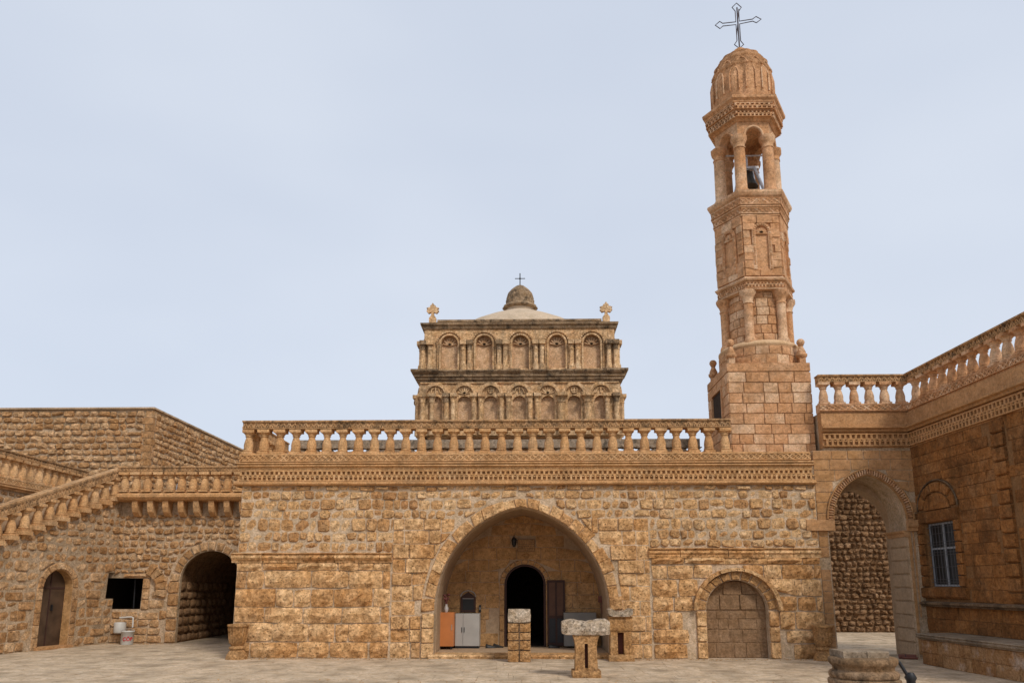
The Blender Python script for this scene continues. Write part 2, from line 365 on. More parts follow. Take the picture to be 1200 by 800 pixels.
def arch(cx, a, zs, h, n=16):                       # left spring to right spring, slightly pointed when h > a
    if h < a:                                       # segmental or flattened: scale a semicircle
        return [(cx - a * cos(pi * i / n), zs + h * sin(pi * i / n)) for i in range(n + 1)]
    Rr = (a * a + h * h) / (2 * a); t1 = math.asin(min(1, h / Rr)); m = n // 2; L = []
    for i in range(m + 1): t = t1 * i / m; L.append((cx - a + Rr - Rr * cos(t), zs + Rr * sin(t)))
    return L + [(2 * cx - p[0], p[1]) for p in L[-2::-1]]
def opening(cx, a, zs, h, zb=0, n=16): return [(cx - a, zb)] + arch(cx, a, zs, h, n) + [(cx + a, zb)]
def ring(fr, parent, cx, a, zs, h, t, n, mat, dep=.05, gap=.012, name='voussoir', style='stone', to=None, jit=.0, lab=None):
    to = to or t; ic = arch(cx, a, zs, h, n * 4 + (n * 4) % 2); oc = arch(cx, a + t, zs, h + to, n * 4 + (n * 4) % 2)
    for i in range(n):
        k0, k1 = i * 4, i * 4 + 4; tt = R.uniform(-jit, jit)
        q = [ic[k0], ic[k0 + 2], ic[k1], oc[k1], oc[k0 + 2], oc[k0]]
        c = (sum(p[0] for p in q) / 6, sum(p[1] for p in q) / 6)
        q = [(p[0] + (c[0] - p[0]) * gap / (t * .6) + (tt if j > 2 else 0), p[1] + (c[1] - p[1]) * gap / (t * .6) + (tt if j > 2 else 0)) for j, p in enumerate(q)]
        m = MB(); stone(m, fr, q, -.02, dep + .02 + R.uniform(-.008, .008), .018, .004, .004); m.build(name, mat, parent, lab)

# carved bands -------------------------------------------------------------
def band_arcade(m, fr, u0, u1, z0, z1, w0, w1, p=.11):
    n = max(2, round((u1 - u0) / p)); p = (u1 - u0) / n; h = z1 - z0
    m.box(fr, u0, u1, w0, w1, z1 - h * .1, z1); m.box(fr, u0, u1, w0, w1, z0 + h * .52, z0 + h * .62); m.box(fr, u0, u1, w0, w1, z0, z0 + h * .08)
    for i in range(n):
        u = u0 + p * i
        m.box(fr, u, u + p * .42, w0, w1 - .004, z0 + h * .62, z1 - h * .1)
        c = u + p * .71
        m.box(fr, c - p * .2, c + p * .2, w0, w1 - .003, z0 + h * .08, z0 + h * .52)
        m.bar(fr, (c + p * .1, z0 + h * .52), (c + p * .5, z0 + h * .36), h * .09, w0, w1 - .008); m.bar(fr, (c + p * .9, z0 + h * .52), (c + p * .5, z0 + h * .36), h * .09, w0, w1 - .01)
def band_lace(m, fr, u0, u1, z0, z1, w0, w1, p=.13):
    n = max(1, round((u1 - u0) / p)); p = (u1 - u0) / n; h = z1 - z0; e = h * .13
    m.box(fr, u0, u1, w0, w1, z1 - e, z1); m.box(fr, u0, u1, w0, w1, z0, z0 + e)
    for i in range(n):
        u = u0 + p * i
        m.bar(fr, (u, z0 + e), (u + p, z1 - e), p * .2, w0, w1 - .004); m.bar(fr, (u + p, z0 + e), (u, z1 - e), p * .2, w0, w1 - .007)
        m.bar(fr, (u + p * .5, z0 + e), (u + p, z0 + h * .5), p * .12, w0, w1 - .01); m.bar(fr, (u, z0 + h * .5), (u + p * .5, z1 - e), p * .12, w0, w1 - .01)
def band_zig(m, fr, u0, u1, z0, z1, w0, w1, p=.14):
    n = max(1, round((u1 - u0) / p)); p = (u1 - u0) / n; h = z1 - z0; e = h * .12
    m.box(fr, u0, u1, w0, w1, z1 - e, z1); m.box(fr, u0, u1, w0, w1, z0, z0 + e)
    for i in range(n):
        u = u0 + p * i
        m.bar(fr, (u, z0 + e), (u + p / 2, z1 - e), p * .2, w0, w1 - .004); m.bar(fr, (u + p, z0 + e), (u + p / 2, z1 - e), p * .2, w0, w1 - .004)
        m.bar(fr, (u + p * .5, z0 + e), (u + p * .5, z0 + h * .5), p * .2, w0, w1 - .006)

# balusters ----------------------------------------------------------------
def baluster_mesh(name, mat, hgt=.57, fat=1.0, pend=0, seg=12):
    m = MB(); s = hgt / .57; f = fat
    m.box(W0, -.105 * f, .105 * f, -.105 * f, .105 * f, 0, .05 * s)
    m.lathe((0, 0, 0), [(.088 * f, .05 * s), (.105 * f, .07 * s), (.105 * f, .09 * s), (.082 * f, .105 * s), (.098 * f, .12 * s), (.09 * f, .14 * s), (.096 * f, .18 * s), (.092 * f, .24 * s), (.078 * f, .31 * s), (.062 * f, .38 * s), (.06 * f, .40 * s), (.078 * f, .412 * s), (.078 * f, .425 * s), (.07 * f, .435 * s), (.088 * f, .465 * s), (.115 * f, .50 * s)], seg, True, cap=False)
    m.box(W0, -.115 * f, .115 * f, -.115 * f, .115 * f, .50 * s, .57 * s)
    if pend:
        m.box(W0, -.12 * f, .12 * f, -.12 * f, .12 * f, -.10, 0); m.lathe((0, 0, 0), [(.02, -.10 - pend), (.115 * f, -.10)], 4, False, rot=pi / 4)
    return m.mesh(name, M[mat])
BAL = {'carved': baluster_mesh('baluster', 'carved', .57, 1.15), 'fat': baluster_mesh('baluster', 'carved', .56, 1.22), 'pend': baluster_mesh('baluster', 'carved', .56, 1.25, .12), 'old': baluster_mesh('baluster', 'backrail', .10, 1.2), 'wing': baluster_mesh('baluster', 'tower', .53, 1.12)}
def put_bal(mesh, parent, p, rz=0):
    o = bpy.data.objects.new('baluster', mesh); COL.objects.link(o); o.parent = parent; o.location = Vector(p) - loc_of(parent) + Vector((R.uniform(-.008, .008), R.uniform(-.006, .006), 0)); o.rotation_euler[2] = rz + R.uniform(-.07, .07)
    k = R.uniform(.96, 1.04); o.scale = (k, k, 1); o.rotation_euler[1] = R.uniform(-.012, .012); return o
def rail_parts(fr, parent, u0, u1, zt, th, zb, pb, depth=.26, mat='rail', pmat='carved', wc=0., lean=0):
    """rail from zt-th..zt, plinth band from pb..zb, centred on w = wc"""
    a, b = wc - depth / 2, wc + depth / 2
    m = MB(); m.box(fr, u0, u1, a, b - .02, zt - th, zt - .02); m.box(fr, u0 - .01, u1 + .01, a - .02, b + .03, zt - .035, zt); m.build('handrail', mat, parent)
    m = MB(); band_zig(m, fr, u0, u1, zt - th + .015, zt - .036, b - .03, b + .012, .13); m.build('rail_carving', mat, parent, kind='stuff')
    if zb > pb:
        m = MB(); m.box(fr, u0 - .02, u1 + .0, a - .02, b - .005, pb, zb); m.build('plinth', pmat, parent)
        m = MB(); band_lace(m, fr, u0 - .02, u1, pb + .02, zb - .03, b - .006, b + .04, .14); m.build('plinth_carving', pmat, parent, kind='stuff')

exec_parts = True
# ================================================================== GROUND
m = MB(); m.add([(-200, -200, -.03), (200, -200, -.03), (200, 250, -.03), (-200, 250, -.03)], [(0, 1, 2, 3)])
g = m.build('courtyard_ground', 'dust'); g['kind'] = 'structure'
m = MB(); rg = random.Random(3); y = -12.0
while y < 11.5:
    d = rg.uniform(.42, .62); x = -15 - rg.random()
    while x < 13.5:
        w_ = rg.uniform(.45, 1.0); t = rg.uniform(-.002, .003)
        a, b, c, e = x + .003, x + w_ - .003, y + .003, y + d - .003; j = lambda: rg.uniform(-.004, .004)
        t0 = [t + rg.uniform(-.004, .004) for _ in range(4)]
        m.add([(a, c, t0[0]), (b, c, t0[1]), (b, e, t0[2]), (a, e, t0[3]), (a, c, -.03), (b, c, -.03), (b, e, -.03), (a, e, -.03)], [(0, 1, 2, 3), (4, 5, 1, 0), (5, 6, 2, 1), (7, 4, 0, 3)])
        x += w_
    y += d
g = m.build('paving_slabs', 'paving'); g['kind'] = 'structure'

rr = random.Random(21); m = MB()
def grit(a, b, n, spread):
    for _ in range(n):
        t = rr.random(); d = rr.random() ** 2 * spread; r_ = rr.uniform(.006, .022)
        x = a[0] + (b[0] - a[0]) * t; y = a[1] + (b[1] - a[1]) * t - d
        q = [(x + r_ * cos(k * 2.09 + t) , y + r_ * sin(k * 2.09 + t), .003) for k in range(3)] + [(x, y, .003 + r_ * .7)]
        m.add(q, [(0, 1, 3), (1, 2, 3), (2, 0, 3)])
grit((-6.6, -.12), (-2.2, -.12), 260, .35); grit((2.0, -.12), (6.5, -.12), 260, .35); grit((-11.7, 4.2), (-9.9, 4.2), 150, .4); grit((-12.6, .2), (-11.8, 4.1), 120, .2); grit((-6, -4), (7, -4), 300, 4); grit((-1.8, 0), (1.6, 0), 60, .3)
g = m.build('grit', 'relic'); g['kind'] = 'stuff'; g['label'] = 'small stone chips and grit along the foot of the walls'; g['category'] = 'gravel'
# ================================================================== MAIN FACADE
XL, XR = -6.66, 6.58
MA = (-.15, 1.97, 1.04, 2.33)                 # main arch: centre, half width, spring, rise
NI = (4.66, .69, 1.05, .66)                   # walled-up niche on the right
fac = thing('portico_building', 'long honey-stone facade with big pointed porch arch, walled niche and carved cornice', 'building', (0, 0, 0))
F = W0
outl = [(XL, 0), (MA[0] - MA[1], 0)] + arch(*MA, 24) + [(MA[0] + MA[1], 0), (NI[0] - NI[1], 0)] + arch(*NI, 16) + [(NI[0] + NI[1], 0), (XR, 0), (XR, 3.86), (XL, 3.86)]
m = MB(); m.prism(F, outl, -.5, 0); m.build('wall_core', 'mortar', fac)
m = MB()
o2 = [(XL, 0), (MA[0] - MA[1], 0)] + arch(*MA, 24) + [(MA[0] + MA[1], 0), (XR, 0), (XR, 3.86), (XL, 3.86)]
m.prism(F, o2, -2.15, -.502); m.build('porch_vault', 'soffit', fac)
# terrace mass above and behind the porch
DO = (-.085, .525, 1.62, .50)
bw = [(XL, 0), (DO[0] - DO[1], 0)] + arch(*DO, 16) + [(DO[0] + DO[1], 0), (XR, 0), (XR, 3.86), (XL, 3.86)]
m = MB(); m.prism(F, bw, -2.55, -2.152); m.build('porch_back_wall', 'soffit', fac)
m = MB(); m.box(F, XL, XR, -3.1, -.01, 3.862, 4.30); m.box(F, -6.68, 6.56, -3.1, -.02, 4.302, 4.36); m.build('terrace_floor', 'soffit', fac)
# stones
mo = opening(MA[0], MA[1] + .30, MA[2], MA[3] + .26, -.1); no = opening(NI[0], NI[1] + .24, NI[2], NI[3] + .22, -.1)
RK = dict(wave=.010, uneven=.2)
pu = courses(XL, XR, 3.10, 3.86, (.18, .25), (.16, .36), .024, .2, .016, [mo], **RK) + courses(XL, -3.1, 2.34, 3.10, (.18, .25), (.16, .36), .024, .2, .016, [mo], **RK) + courses(2.76, XR, 2.44, 3.10, (.18, .23), (.16, .36), .024, .2, .016, [mo], **RK)
lay(pu, F, fac, 'rubble_stone', 'rubble', 'mixed', 300, 'small_rubble_stone', dep=.038, amp=.016, inset=.022, bulge=.008, rough=.012, sm=False)
A1 = courses(XL, -3.12, 0, 2.12, (.30, .42), (.3, 1.1), .018, .1, .014, [], wave=.006)
A2 = courses(2.78, XR, 0, 2.24, (.28, .40), (.3, 1.0), .018, .1, .014, [no], wave=.006)
lay(A1, F, fac, 'rock_faced_block', 'ashlar', 'rock', 300, dep=.085, amp=.034)
lay(A2, F, fac, 'rock_faced_block', 'ashlar', 'rock', 300, dep=.085, amp=.034)
A3 = courses(-3.1, -2.0, 0, 3.1, (.27, .34), (.3, .62), .016, .06, .006, [mo]) + courses(1.6, 2.75, 0, 3.1, (.27, .34), (.3, .62), .016, .06, .006, [mo]) + \
     courses(-2.0, 1.6, 2.3, 3.1, (.2, .27), (.22, .45), .016, .06, .006, [mo])
A3 = [q for q in A3 if q[0][0] > -3.11]
lay(A3, F, fac, 'ashlar_block', 'ashlar', 'mixed', 300, dep=.045, amp=.009, inset=.018, bulge=.004, rough=.004)
ring(F, fac, MA[0], MA[1], MA[2], MA[3], .27, 25, 'ashlar', .034, gap=.004, to=.22, jit=.045)
for sx in (-1, 1):                              # jamb stones of the porch arch
    z = 0.0
    while z < MA[2] - .1:
        h = min(.325, MA[2] - z); c = MA[0] + sx * (MA[1] + .145); m = MB()
        stone(m, F, cell(c - .137, c + .137, z + .006, z + h - .006, .06, .003), -.02, .07, .018, .004, .003); m.build('jamb_stone', 'ashlar', fac); z += h
# string courses, in moulded blocks
def string_course(fr, u0, u1, z, parent, mat='ashlar', out=.13, lens=(.5, 1.1)):
    u = u0
    while u < u1 - .05:
        l = min(R.uniform(*lens), u1 - u)
        if u1 - u - l < .25: l = u1 - u
        k = R.uniform(-.02, .02); o_ = out + R.uniform(-.025, .02)
        m = MB(); m.mould(fr, u + .006, u + l - .006, [(-.02, z - .13), (.05, z - .13), (.06, z - .08 + k), (o_ - .03, z - .06), (o_, z - .02), (o_ - .01, z + .02), (o_ - .04, z + .045), (o_ + .01, z + .07 + k * .5), (-.02, z + .10)])
        m.build('string_course_block', mat, parent); u += l
string_course(F, -6.78, -3.1, 2.23, fac); string_course(F, 2.72, 6.6, 2.33, fac, out=.09)
# walled-up niche
m = MB(); m.prism(F, opening(NI[0], NI[1] + .01, NI[2], NI[3] + .01, 0), -.45, -.22); m.build('niche_infill', 'nichefill', fac)
nf = Fr((0, .22, 0))
keep = opening(NI[0], NI[1] - .01, NI[2], NI[3] - .01, 0)
q = courses(NI[0] - NI[1], NI[0] + NI[1], .0, 1.02, (.22, .34), (.2, .42), .012, .05, .006, keep=keep)
lay(q, nf, fac, 'niche_block', 'nichefill', 'stone', 300, dep=.012, inset=.01, bulge=.002, rough=.003)
q = courses(NI[0] - NI[1], NI[0] + NI[1], 1.05, 1.75, (.3, .34), (.3, .6), .01, .05, .004, keep=keep)
lay(q, nf, fac, 'niche_block', 'nichefill', 'stone', 300, dep=.03, inset=.01, bulge=.002, rough=.003)
ring(F, fac, NI[0], NI[1], NI[2], NI[3], .2, 11, 'relic', .04, jit=.02)
m = MB(); o1 = arch(NI[0], NI[1] + .2, NI[2], NI[3] + .2, 16); o2_ = arch(NI[0], NI[1] + .29, NI[2], NI[3] + .27, 16)
for i in range(16):
    d = .13 + R.uniform(-.02, .02); m.prism(F, [o1[i], o1[i + 1], o2_[i + 1], o2_[i]], 0, d)
m.build('hood_mould', 'ashlar', fac)
for sx in (-1, 1):
    z = 0
    for h in (.36, .33, .34):
        c = NI[0] + sx * (NI[1] + .115); m = MB(); stone(m, F, cell(c - .11, c + .11, z + .006, z + h - .006, .08, .004), -.02, .08, .02, .005, .006); m.build('jamb_stone', 'ashlar', fac); z += h
# porch floor step
m = MB()
u = MA[0] - MA[1] - .12
while u < MA[0] + MA[1] + .1:
    l = min(R.uniform(.6, .95), MA[0] + MA[1] + .12 - u); s_ = MB(); s_.mould(F, u + .004, u + l - .004, [(-.45, -.02), (.1 + R.uniform(-.01, .01), -.02), (.12, .05), (.105, .085), (-.45, .09)]); s_.build('step_stone', 'ashlar', fac); u += l
m.box(F, MA[0] - MA[1] + .01, MA[0] + MA[1] - .01, -2.14, -.455, 0, .088); m.build('porch_floor', 'soffit', fac)
# porch back wall blocks
bf = Fr((0, 2.15, 0)); keep = opening(MA[0], MA[1] - .01, MA[2], MA[3] - .01, .1, 20); dop = opening(DO[0], DO[1] + .13, DO[2], DO[3] + .13, 0)
q = courses(MA[0] - MA[1], MA[0] + MA[1], .09, 3.4, (.26, .33), (.35, .75), .01, .05, .004, [dop, [(-.30, 2.4), (.2, 2.4), (.2, 2.78), (-.30, 2.78)]], keep=keep)
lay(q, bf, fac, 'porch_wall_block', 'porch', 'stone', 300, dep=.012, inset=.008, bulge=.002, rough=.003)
ring(bf, fac, DO[0], DO[1], DO[2], DO[3], .12, 11, 'porch', .03, .008)
for sx in (-1, 1):
    for k in range(4):
        c = DO[0] + sx * (DO[1] + .06); m = MB(); stone(m, bf, cell(c - .058, c + .058, .09 + k * .38 + .004, .09 + k * .38 + .376, .05, .001), -.02, .045, .01, .002, .001); m.build('door_jamb_stone', 'porch', fac)
# plaque with carved lines
pl = MB(); pl.box(bf, -.27, .17, .0, .045, 2.43, 2.75); P_ = pl.build('inscription_plaque', 'carved', fac)
m = MB()
for k in range(6): 
    z = 2.47 + k * .045; u = -.235
    while u < .13: l = R.uniform(.015, .05); m.box(bf, u, min(u + l, .14), .04, .06, z, z + .02); u += l + .012
m.box(bf, -.27, .17, +.04, .065, 2.73, 2.75); m.box(bf, -.27, .17, +.04, .065, 2.43, 2.445); m.box(bf, -.27, -.255, +.04, .065, 2.446, 2.729); m.box(bf, .155, .17, +.04, .065, 2.446, 2.729)
m.build('carved_lettering', 'nichefill', P_, kind='stuff')
m = MB(); m.tube([bf.P(-.05 + .12 * cos(t), .025, 2.32 + .05 * sin(t)) for t in [pi * i / 8 for i in range(9)]], .012); m.tube([bf.P(-.05 + .06 * cos(t), .025, 2.32 + .06 * sin(t)) for t in [2 * pi * i / 10 for i in range(10)]], .01, closed=True); m.build('carved_emblem', 'relic', fac)
# door reveal, open leaf
m = MB(); fo = opening(DO[0], DO[1] - .004, DO[2], DO[3] - .004, .1, 16); fi = opening(DO[0], DO[1] - .055, DO[2], DO[3] - .055, .1, 16)
m.prism(bf, fo + fi[::-1], -.16, -.06); m.build('door_frame', 'doorwood', fac)
lf = Fr((DO[0] + DO[1] + .03, 2.09, 0), 0)
m = MB(); m.box(lf, 0, .45, -.02, .02, .12, 1.72); leaf = m.build('door_leaf', 'doorwood', fac, 'brown panelled door leaf folded back against the porch wall')
for a, b in ((.05, .20), (.25, .40)):
    m = MB(); m.box(lf, a, b, .021, .03, .85, 1.66); m.build('upper_panel', 'doorpanel', leaf)
    m = MB(); m.box(lf, a, b, .021, .03, .2, .78); m.build('lower_panel', 'black', leaf)
# dark nave behind the door
m = MB()
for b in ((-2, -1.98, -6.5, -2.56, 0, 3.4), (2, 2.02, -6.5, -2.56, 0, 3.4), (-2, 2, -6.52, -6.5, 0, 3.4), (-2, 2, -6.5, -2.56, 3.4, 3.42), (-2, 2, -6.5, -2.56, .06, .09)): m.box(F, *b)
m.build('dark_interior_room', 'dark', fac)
# cornice and frieze (front), with a return on the left
def cornice(fr, u0, u1, parent, zoff=0, mat='carved'):
    m = MB(); m.mould(fr, u0 - .12, u1 + .06, [(-.2, 3.86 + zoff), (.09, 3.86 + zoff), (.13, 3.89 + zoff), (.13, 3.93 + zoff), (.08, 3.95 + zoff), (.05, 3.97 + zoff), (-.2, 3.97 + zoff)]); m.build('lower_moulding', mat, parent)
    m = MB(); band_arcade(m, fr, u0, u1, 3.97 + zoff, 4.21 + zoff, .0, .07, .112); m.build('arcade_frieze', mat, parent, kind='stuff')
    m = MB(); m.box(fr, u0, u1, -.2, .005, 3.972 + zoff, 4.21 + zoff); m.mould(fr, u0, u1, [(-.2, 4.212 + zoff), (.07, 4.212 + zoff), (.075, 4.28 + zoff), (-.2, 4.28 + zoff)]); m.build('frieze_backing', mat, parent)
    m = MB(); m.mould(fr, u0 - .05, u1 + .02, [(-.2, 4.282 + zoff), (.09, 4.282 + zoff), (.14, 4.31 + zoff), (.13, 4.335 + zoff), (.105, 4.345 + zoff), (.16, 4.365 + zoff), (.16, 4.39 + zoff), (.07, 4.40 + zoff), (-.2, 4.40 + zoff)]); m.build('upper_moulding', mat, parent)
cornice(F, -6.72, 6.53, fac)
LR = Fr((-6.73, 3.0, 0), 0, (0, -1, 0))
m = MB(); m.mould(LR, 0, 2.95, [(0, 3.86), (.1, 3.86), (.12, 3.95), (.03, 3.97), (.03, 4.28), (.12, 4.33), (.1, 4.4), (0, 4.4)]); m.build('side_cornice', 'carved', fac)

# ================================================================== FRONT BALUSTRADE (and its return, and the old one behind)
bal = thing('terrace_balustrade', 'long carved stone balustrade along the front edge of the terrace above the porch arch', 'balustrade', (0, .05, 4.4))
bfz = Fr((0, .05, 0))
rail_parts(bfz, bal, -6.72, 4.72, 5.40, .21, 4.62, 4.402, wc=0)
n = 31
for i in range(n): put_bal(BAL['carved'], bal, (-6.60 + i * (4.62 + 6.58) / (n - 1), .05, 4.62))
m = MB(); m.box(bfz, 4.722, 6.5, -.15, .12, 4.402, 4.62); m.build('plinth', 'carved', bal)
m = MB(); band_lace(m, bfz, 4.73, 6.5, 4.42, 4.59, .12, .165, .14); m.build('plinth_carving', 'carved', bal, kind='stuff')
ret = thing('terrace_balustrade', 'short side balustrade running back from the left end of the terrace', 'balustrade', (-6.6, 1.5, 4.4))
rf = Fr((-6.6, 2.75, 0), 0, (0, -1, 0))
rail_parts(rf, ret, 0, 2.52, 5.38, .2, 4.6, 4.40, .2)
for i in range(7): put_bal(BAL['carved'], ret, (-6.6, .42 + i * .36, 4.6), pi / 2)
old = thing('old_balustrade', 'dark lichen-stained old balustrade on the far side of the terrace, seen between the front balusters', 'balustrade', (-.7, 2.75, 4.36))
of = Fr((0, 2.75, 0))
m = MB(); m.box(of, -6.2, 4.6, -.14, .14, 5.22, 5.44); m.build('handrail', 'backrail', old)
m = MB(); m.box(of, -6.2, 4.6, -.15, .15, 4.36, 5.12); m.build('plinth', 'pavback', old)
for i in range(30): put_bal(BAL['old'], old, (-6.1 + i * .366, 2.75, 5.12))

# ================================================================== PILLAR, TABLE, PEDESTAL, URNS
t = thing('stone_pillar', 'short pillar of stacked rough blocks with pale weathered top, in front of the porch door', 'pillar', (-.2, -.62, 0))
pf = Fr((-.2, -.86, 0)); z = 0
for k, h in enumerate((.25, .2, .17, .19)):
    for a, b in ((-.245, -.008), (.008, .245)):
        m = MB(); e = R.uniform(0, .015); m.mould(pf, a + .004, b - .004, [(-.44, z), (-.01, z + .01), (.02 + e, z + .04), (.015 + e, z + h - .04), (-.015, z + h - .01), (-.44, z + h - .005)]); rock(m, Fr((-.2, -.875, 0)), cell(a + .006, b - .006, z + .006, z + h - .012, .08, .006), .0, .045, .014); m.build('block', 'relic', t)
    z += h
m = MB(); m.box(pf, -.215, .215, -.42, -.04, .01, z); m.build('core', 'mortar', t)
m = MB(); rock(m, pf, cell(-.25, .25, z + .005, z + .29, .1, .008), .0, .05, .015); 
m.mould(pf, -.235, .235, [(-.45, z + .01), (-.0, z + .01), (.01, z + .26), (-.05, z + .28), (-.2, z + .265), (-.45, z + .275)]); m.build('cap_stone', 'oldwhite', t)

t = thing('stone_table', 'T-shaped stone stand with pitted white slab on a slotted foot, standing nearest in the courtyard', 'stone table', (1.02, -3.4, 0))
tf = Fr((1.02, -3.62, 0))
m = MB(); rr = random.Random(11); g = []; nx, nz2, ny = 12, 4, 5
def hh(u): return .285 - .045 * math.exp(-((u) / .12) ** 2) - .02 * (abs(u) > .38) + rr.uniform(-.012, .012)
vs = []; fs = []; NX = 13
for i in range(NX):
    u = -.425 + .85 * i / (NX - 1); top = hh(u); e = .02 if i in (0, NX - 1) else 0
    prof = [(-.42, .02 + e), (.0 - e, .01 + e), (.025 - e, .08), (.02 - e, top - .08), (-.01 - e, top - .015 - e), (-.2, top - e), (-.42, top - .02 - e)]
    vs += [tf.P(u, a + rr.uniform(-.012, .012), .72 + b + rr.uniform(-.008, .008)) for a, b in prof]
n = 7
for i in range(NX - 1):
    for k in range(n): fs.append((i * n + k, i * n + (k + 1) % n, (i + 1) * n + (k + 1) % n, (i + 1) * n + k))
fs += [tuple(range(n)), tuple(range((NX - 1) * n, NX * n))[::-1]]
m.add(vs, fs); m.build('table_slab', 'oldwhite', t)
m = MB(); m.prism(tf, [(-.2, .10), (.2, .10), (.185, .5), (.2, .62), (.235, .73), (-.235, .73), (-.2, .62), (-.185, .5)], -.36, -.02, holes=[[(-.03, .16), (.03, .16), (.03, .58), (-.03, .58)]]); m.build('slotted_foot', 'relic', t)
m = MB(); m.box(tf, -.1, .1, -.3, -.2, .12, .7); m.build('slot_back', 'rust', t)
m = MB(); m.mould(tf, -.25, .25, [(-.42, 0), (.04, 0), (.05, .05), (.03, .1), (-.0, .12), (-.42, .12)]); m.build('base', 'relic', t)

t = thing('stone_pedestal', 'small carved stone pedestal with open slot and dished pale cap, beside the right porch jamb', 'pedestal', (1.99, -.45, 0))
tf = Fr((1.99, -.62, 0))
m = MB(); m.mould(tf, -.27, .27, [(-.4, 0), (.02, 0), (.03, .06), (.02, .11), (-.01, .13), (-.4, .13)]); m.build('base', 'relic', t)
m = MB(); m.prism(tf, [(-.235, .131), (.235, .131), (.225, .64), (-.225, .64)], -.34, -.02, holes=[[(-.075, .14), (.06, .14), (.06, .6), (-.075, .6)]]); m.build('slotted_foot', 'relic', t)
m = MB(); m.box(tf, -.12, .12, -.335, -.25, .133, .63); m.build('slot_back', 'rust', t)
m = MB(); m.mould(tf, -.25, .25, [(-.38, .641), (.0, .641), (.01, .85), (-.02, .88), (.02, .93), (-.38, .93)]); m.build('block', 'relic', t)
m = MB(); m.prism(tf, [(-.26, .98), (-.18, .93), (.18, .93), (.26, .98), (.265, 1.09), (.2, 1.10), (.1, 1.04), (0, 1.02), (-.1, 1.04), (-.2, 1.10), (-.265, 1.08)], -.4, .04); m.build('dished_cap', 'oldwhite', t)

def urn(x, y, lab):
    t = thing('stone_mortar', lab, 'stone mortar', (x, y, 0), 'carved stone mortars at the ends of the facade')
    m = MB(); m.lathe((x, y, 0), [(.235, 0), (.235, .05), (.21, .12), (.15, .2)], 10); m.build('foot', 'relic', t)
    m = MB(); m.lathe((x, y, 0), [(.13, .2), (.17, .23), (.17, .265), (.13, .29)], 16); m.build('collar', 'relic', t)
    m = MB(); m.lathe((x, y, 0), [(.12, .285), (.155, .33), (.18, .45), (.195, .6), (.215, .69), (.235, .70), (.235, .745), (.2, .75), (.18, .7), (.1, .62), (.01, .6)], 18); b = m.build('bowl', 'relic', t)
    m = MB()
    for i in range(18):
        a = 2 * pi * i / 18; m.tube([(x + r_ * cos(a), y + r_ * sin(a), z_) for r_, z_ in ((.165, .35), (.182, .45), (.197, .6), (.213, .67))], .014, 5)
    m.build('fluting', 'relic', b, kind='stuff')
urn(-6.42, -.32, 'fluted stone mortar on a foot at the left corner of the facade')
urn(6.40, -.32, 'fluted stone mortar on a foot at the right corner of the facade by the archway')

# ================================================================== PORCH CONTENTS
FZ = .09
t = thing('cabinet', 'narrow orange cabinet just inside the left side of the porch', 'cabinet', (-1.99, 1.45, FZ))
cf = Fr((-1.99, 1.27, FZ))
m = MB(); m.box(cf, -.19, .19, -.4, -.002, .07, .86); m.build('body', 'orange', t)
m = MB(); m.box(cf, -.185, .185, .0, .018, .075, .855); d = m.build('door', 'orange', t)
m = MB(); m.box(cf, .14, .155, .019, .035, .45, .58); m.build('handle', 'grey', d)
for u in (-.16, .12):
    m = MB(); m.box(cf, u, u + .04, -.06, -.02, 0, .069); m.build('leg', 'black', t)
t = thing('cabinet', 'pale grey two-door metal cabinet beside the orange one in the porch', 'cabinet', (-1.50, 1.7, FZ))
cf = Fr((-1.50, 1.6, FZ))
m = MB(); m.box(cf, -.29, .30, -.45, -.002, .05, .82); m.build('body', 'grey', t)
for a, b in ((-.287, -.105), (-.095, .297)):
    m = MB(); m.box(cf, a, b, 0, .018, .06, .81); d = m.build('door', 'grey', t)
    m = MB(); m.box(cf, (b - .03) if a < -.2 else (a + .02), (b - .015) if a < -.2 else (a + .035), .019, .035, .38, .5); m.build('handle', 'black', d)
m = MB(); m.box(cf, -.28, .29, -.44, -.02, 0, .049); m.build('plinth', 'black', t)
t = thing('locker', 'low grey locker cabinet behind the stone table, right of the porch door', 'locker', (1.27, 1.9, FZ))
cf = Fr((1.27, 1.78, FZ))
m = MB(); m.box(cf, -.4, .4, -.35, -.002, .04, .84); m.build('body', 'greyshade', t)
for a, b in ((-.395, -.005), (.005, .395)):
    m = MB(); m.box(cf, a, b, 0, .015, .05, .83); d = m.build('door', 'greyshade', t)
    m = MB(); m.box(cf, b - .07, b - .05, .016, .03, .4, .52); m.build('handle', 'black', d)
t = thing('framed_board', 'dark framed board with arched top on the porch wall above the grey cabinet', 'framed board', (-1.52, 2.1, .9))
ff = Fr((-1.52, 2.13, 0))
m = MB(); o_ = [(-.19, .93), (.19, .93), (.19, 1.30), (0, 1.43), (-.19, 1.30)]; i_ = [(-.14, .98), (.14, .98), (.14, 1.27), (-.14, 1.27)]
m.prism(ff, o_, 0, .04, holes=[i_]); m.build('frame', 'doorwood', t)
m = MB(); m.box(ff, -.139, .139, .005, .02, .981, 1.269); m.build('glass', 'mirror', t)
m = MB(); m.tube([ff.P(-.19 * cos(a) , .03, 1.31 + .15 * sin(a)) for a in [pi * i / 8 for i in range(9)]], .014); m.box(ff, -.15, .15, .02, .03, 1.255, 1.27); m.build('arched_trim', 'grey', t)
t = thing('flower_vase', 'small pale vase with dried dark red flowers on the orange cabinet', 'vase', (-2.0, 1.42, .95))
m = MB(); m.lathe((-2.0, 1.42, .951), [(.035, 0), (.05, .04), (.055, .1), (.03, .16), (.04, .19)], 10); m.build('vase', 'petal', t)
m = MB(); rr = random.Random(5)
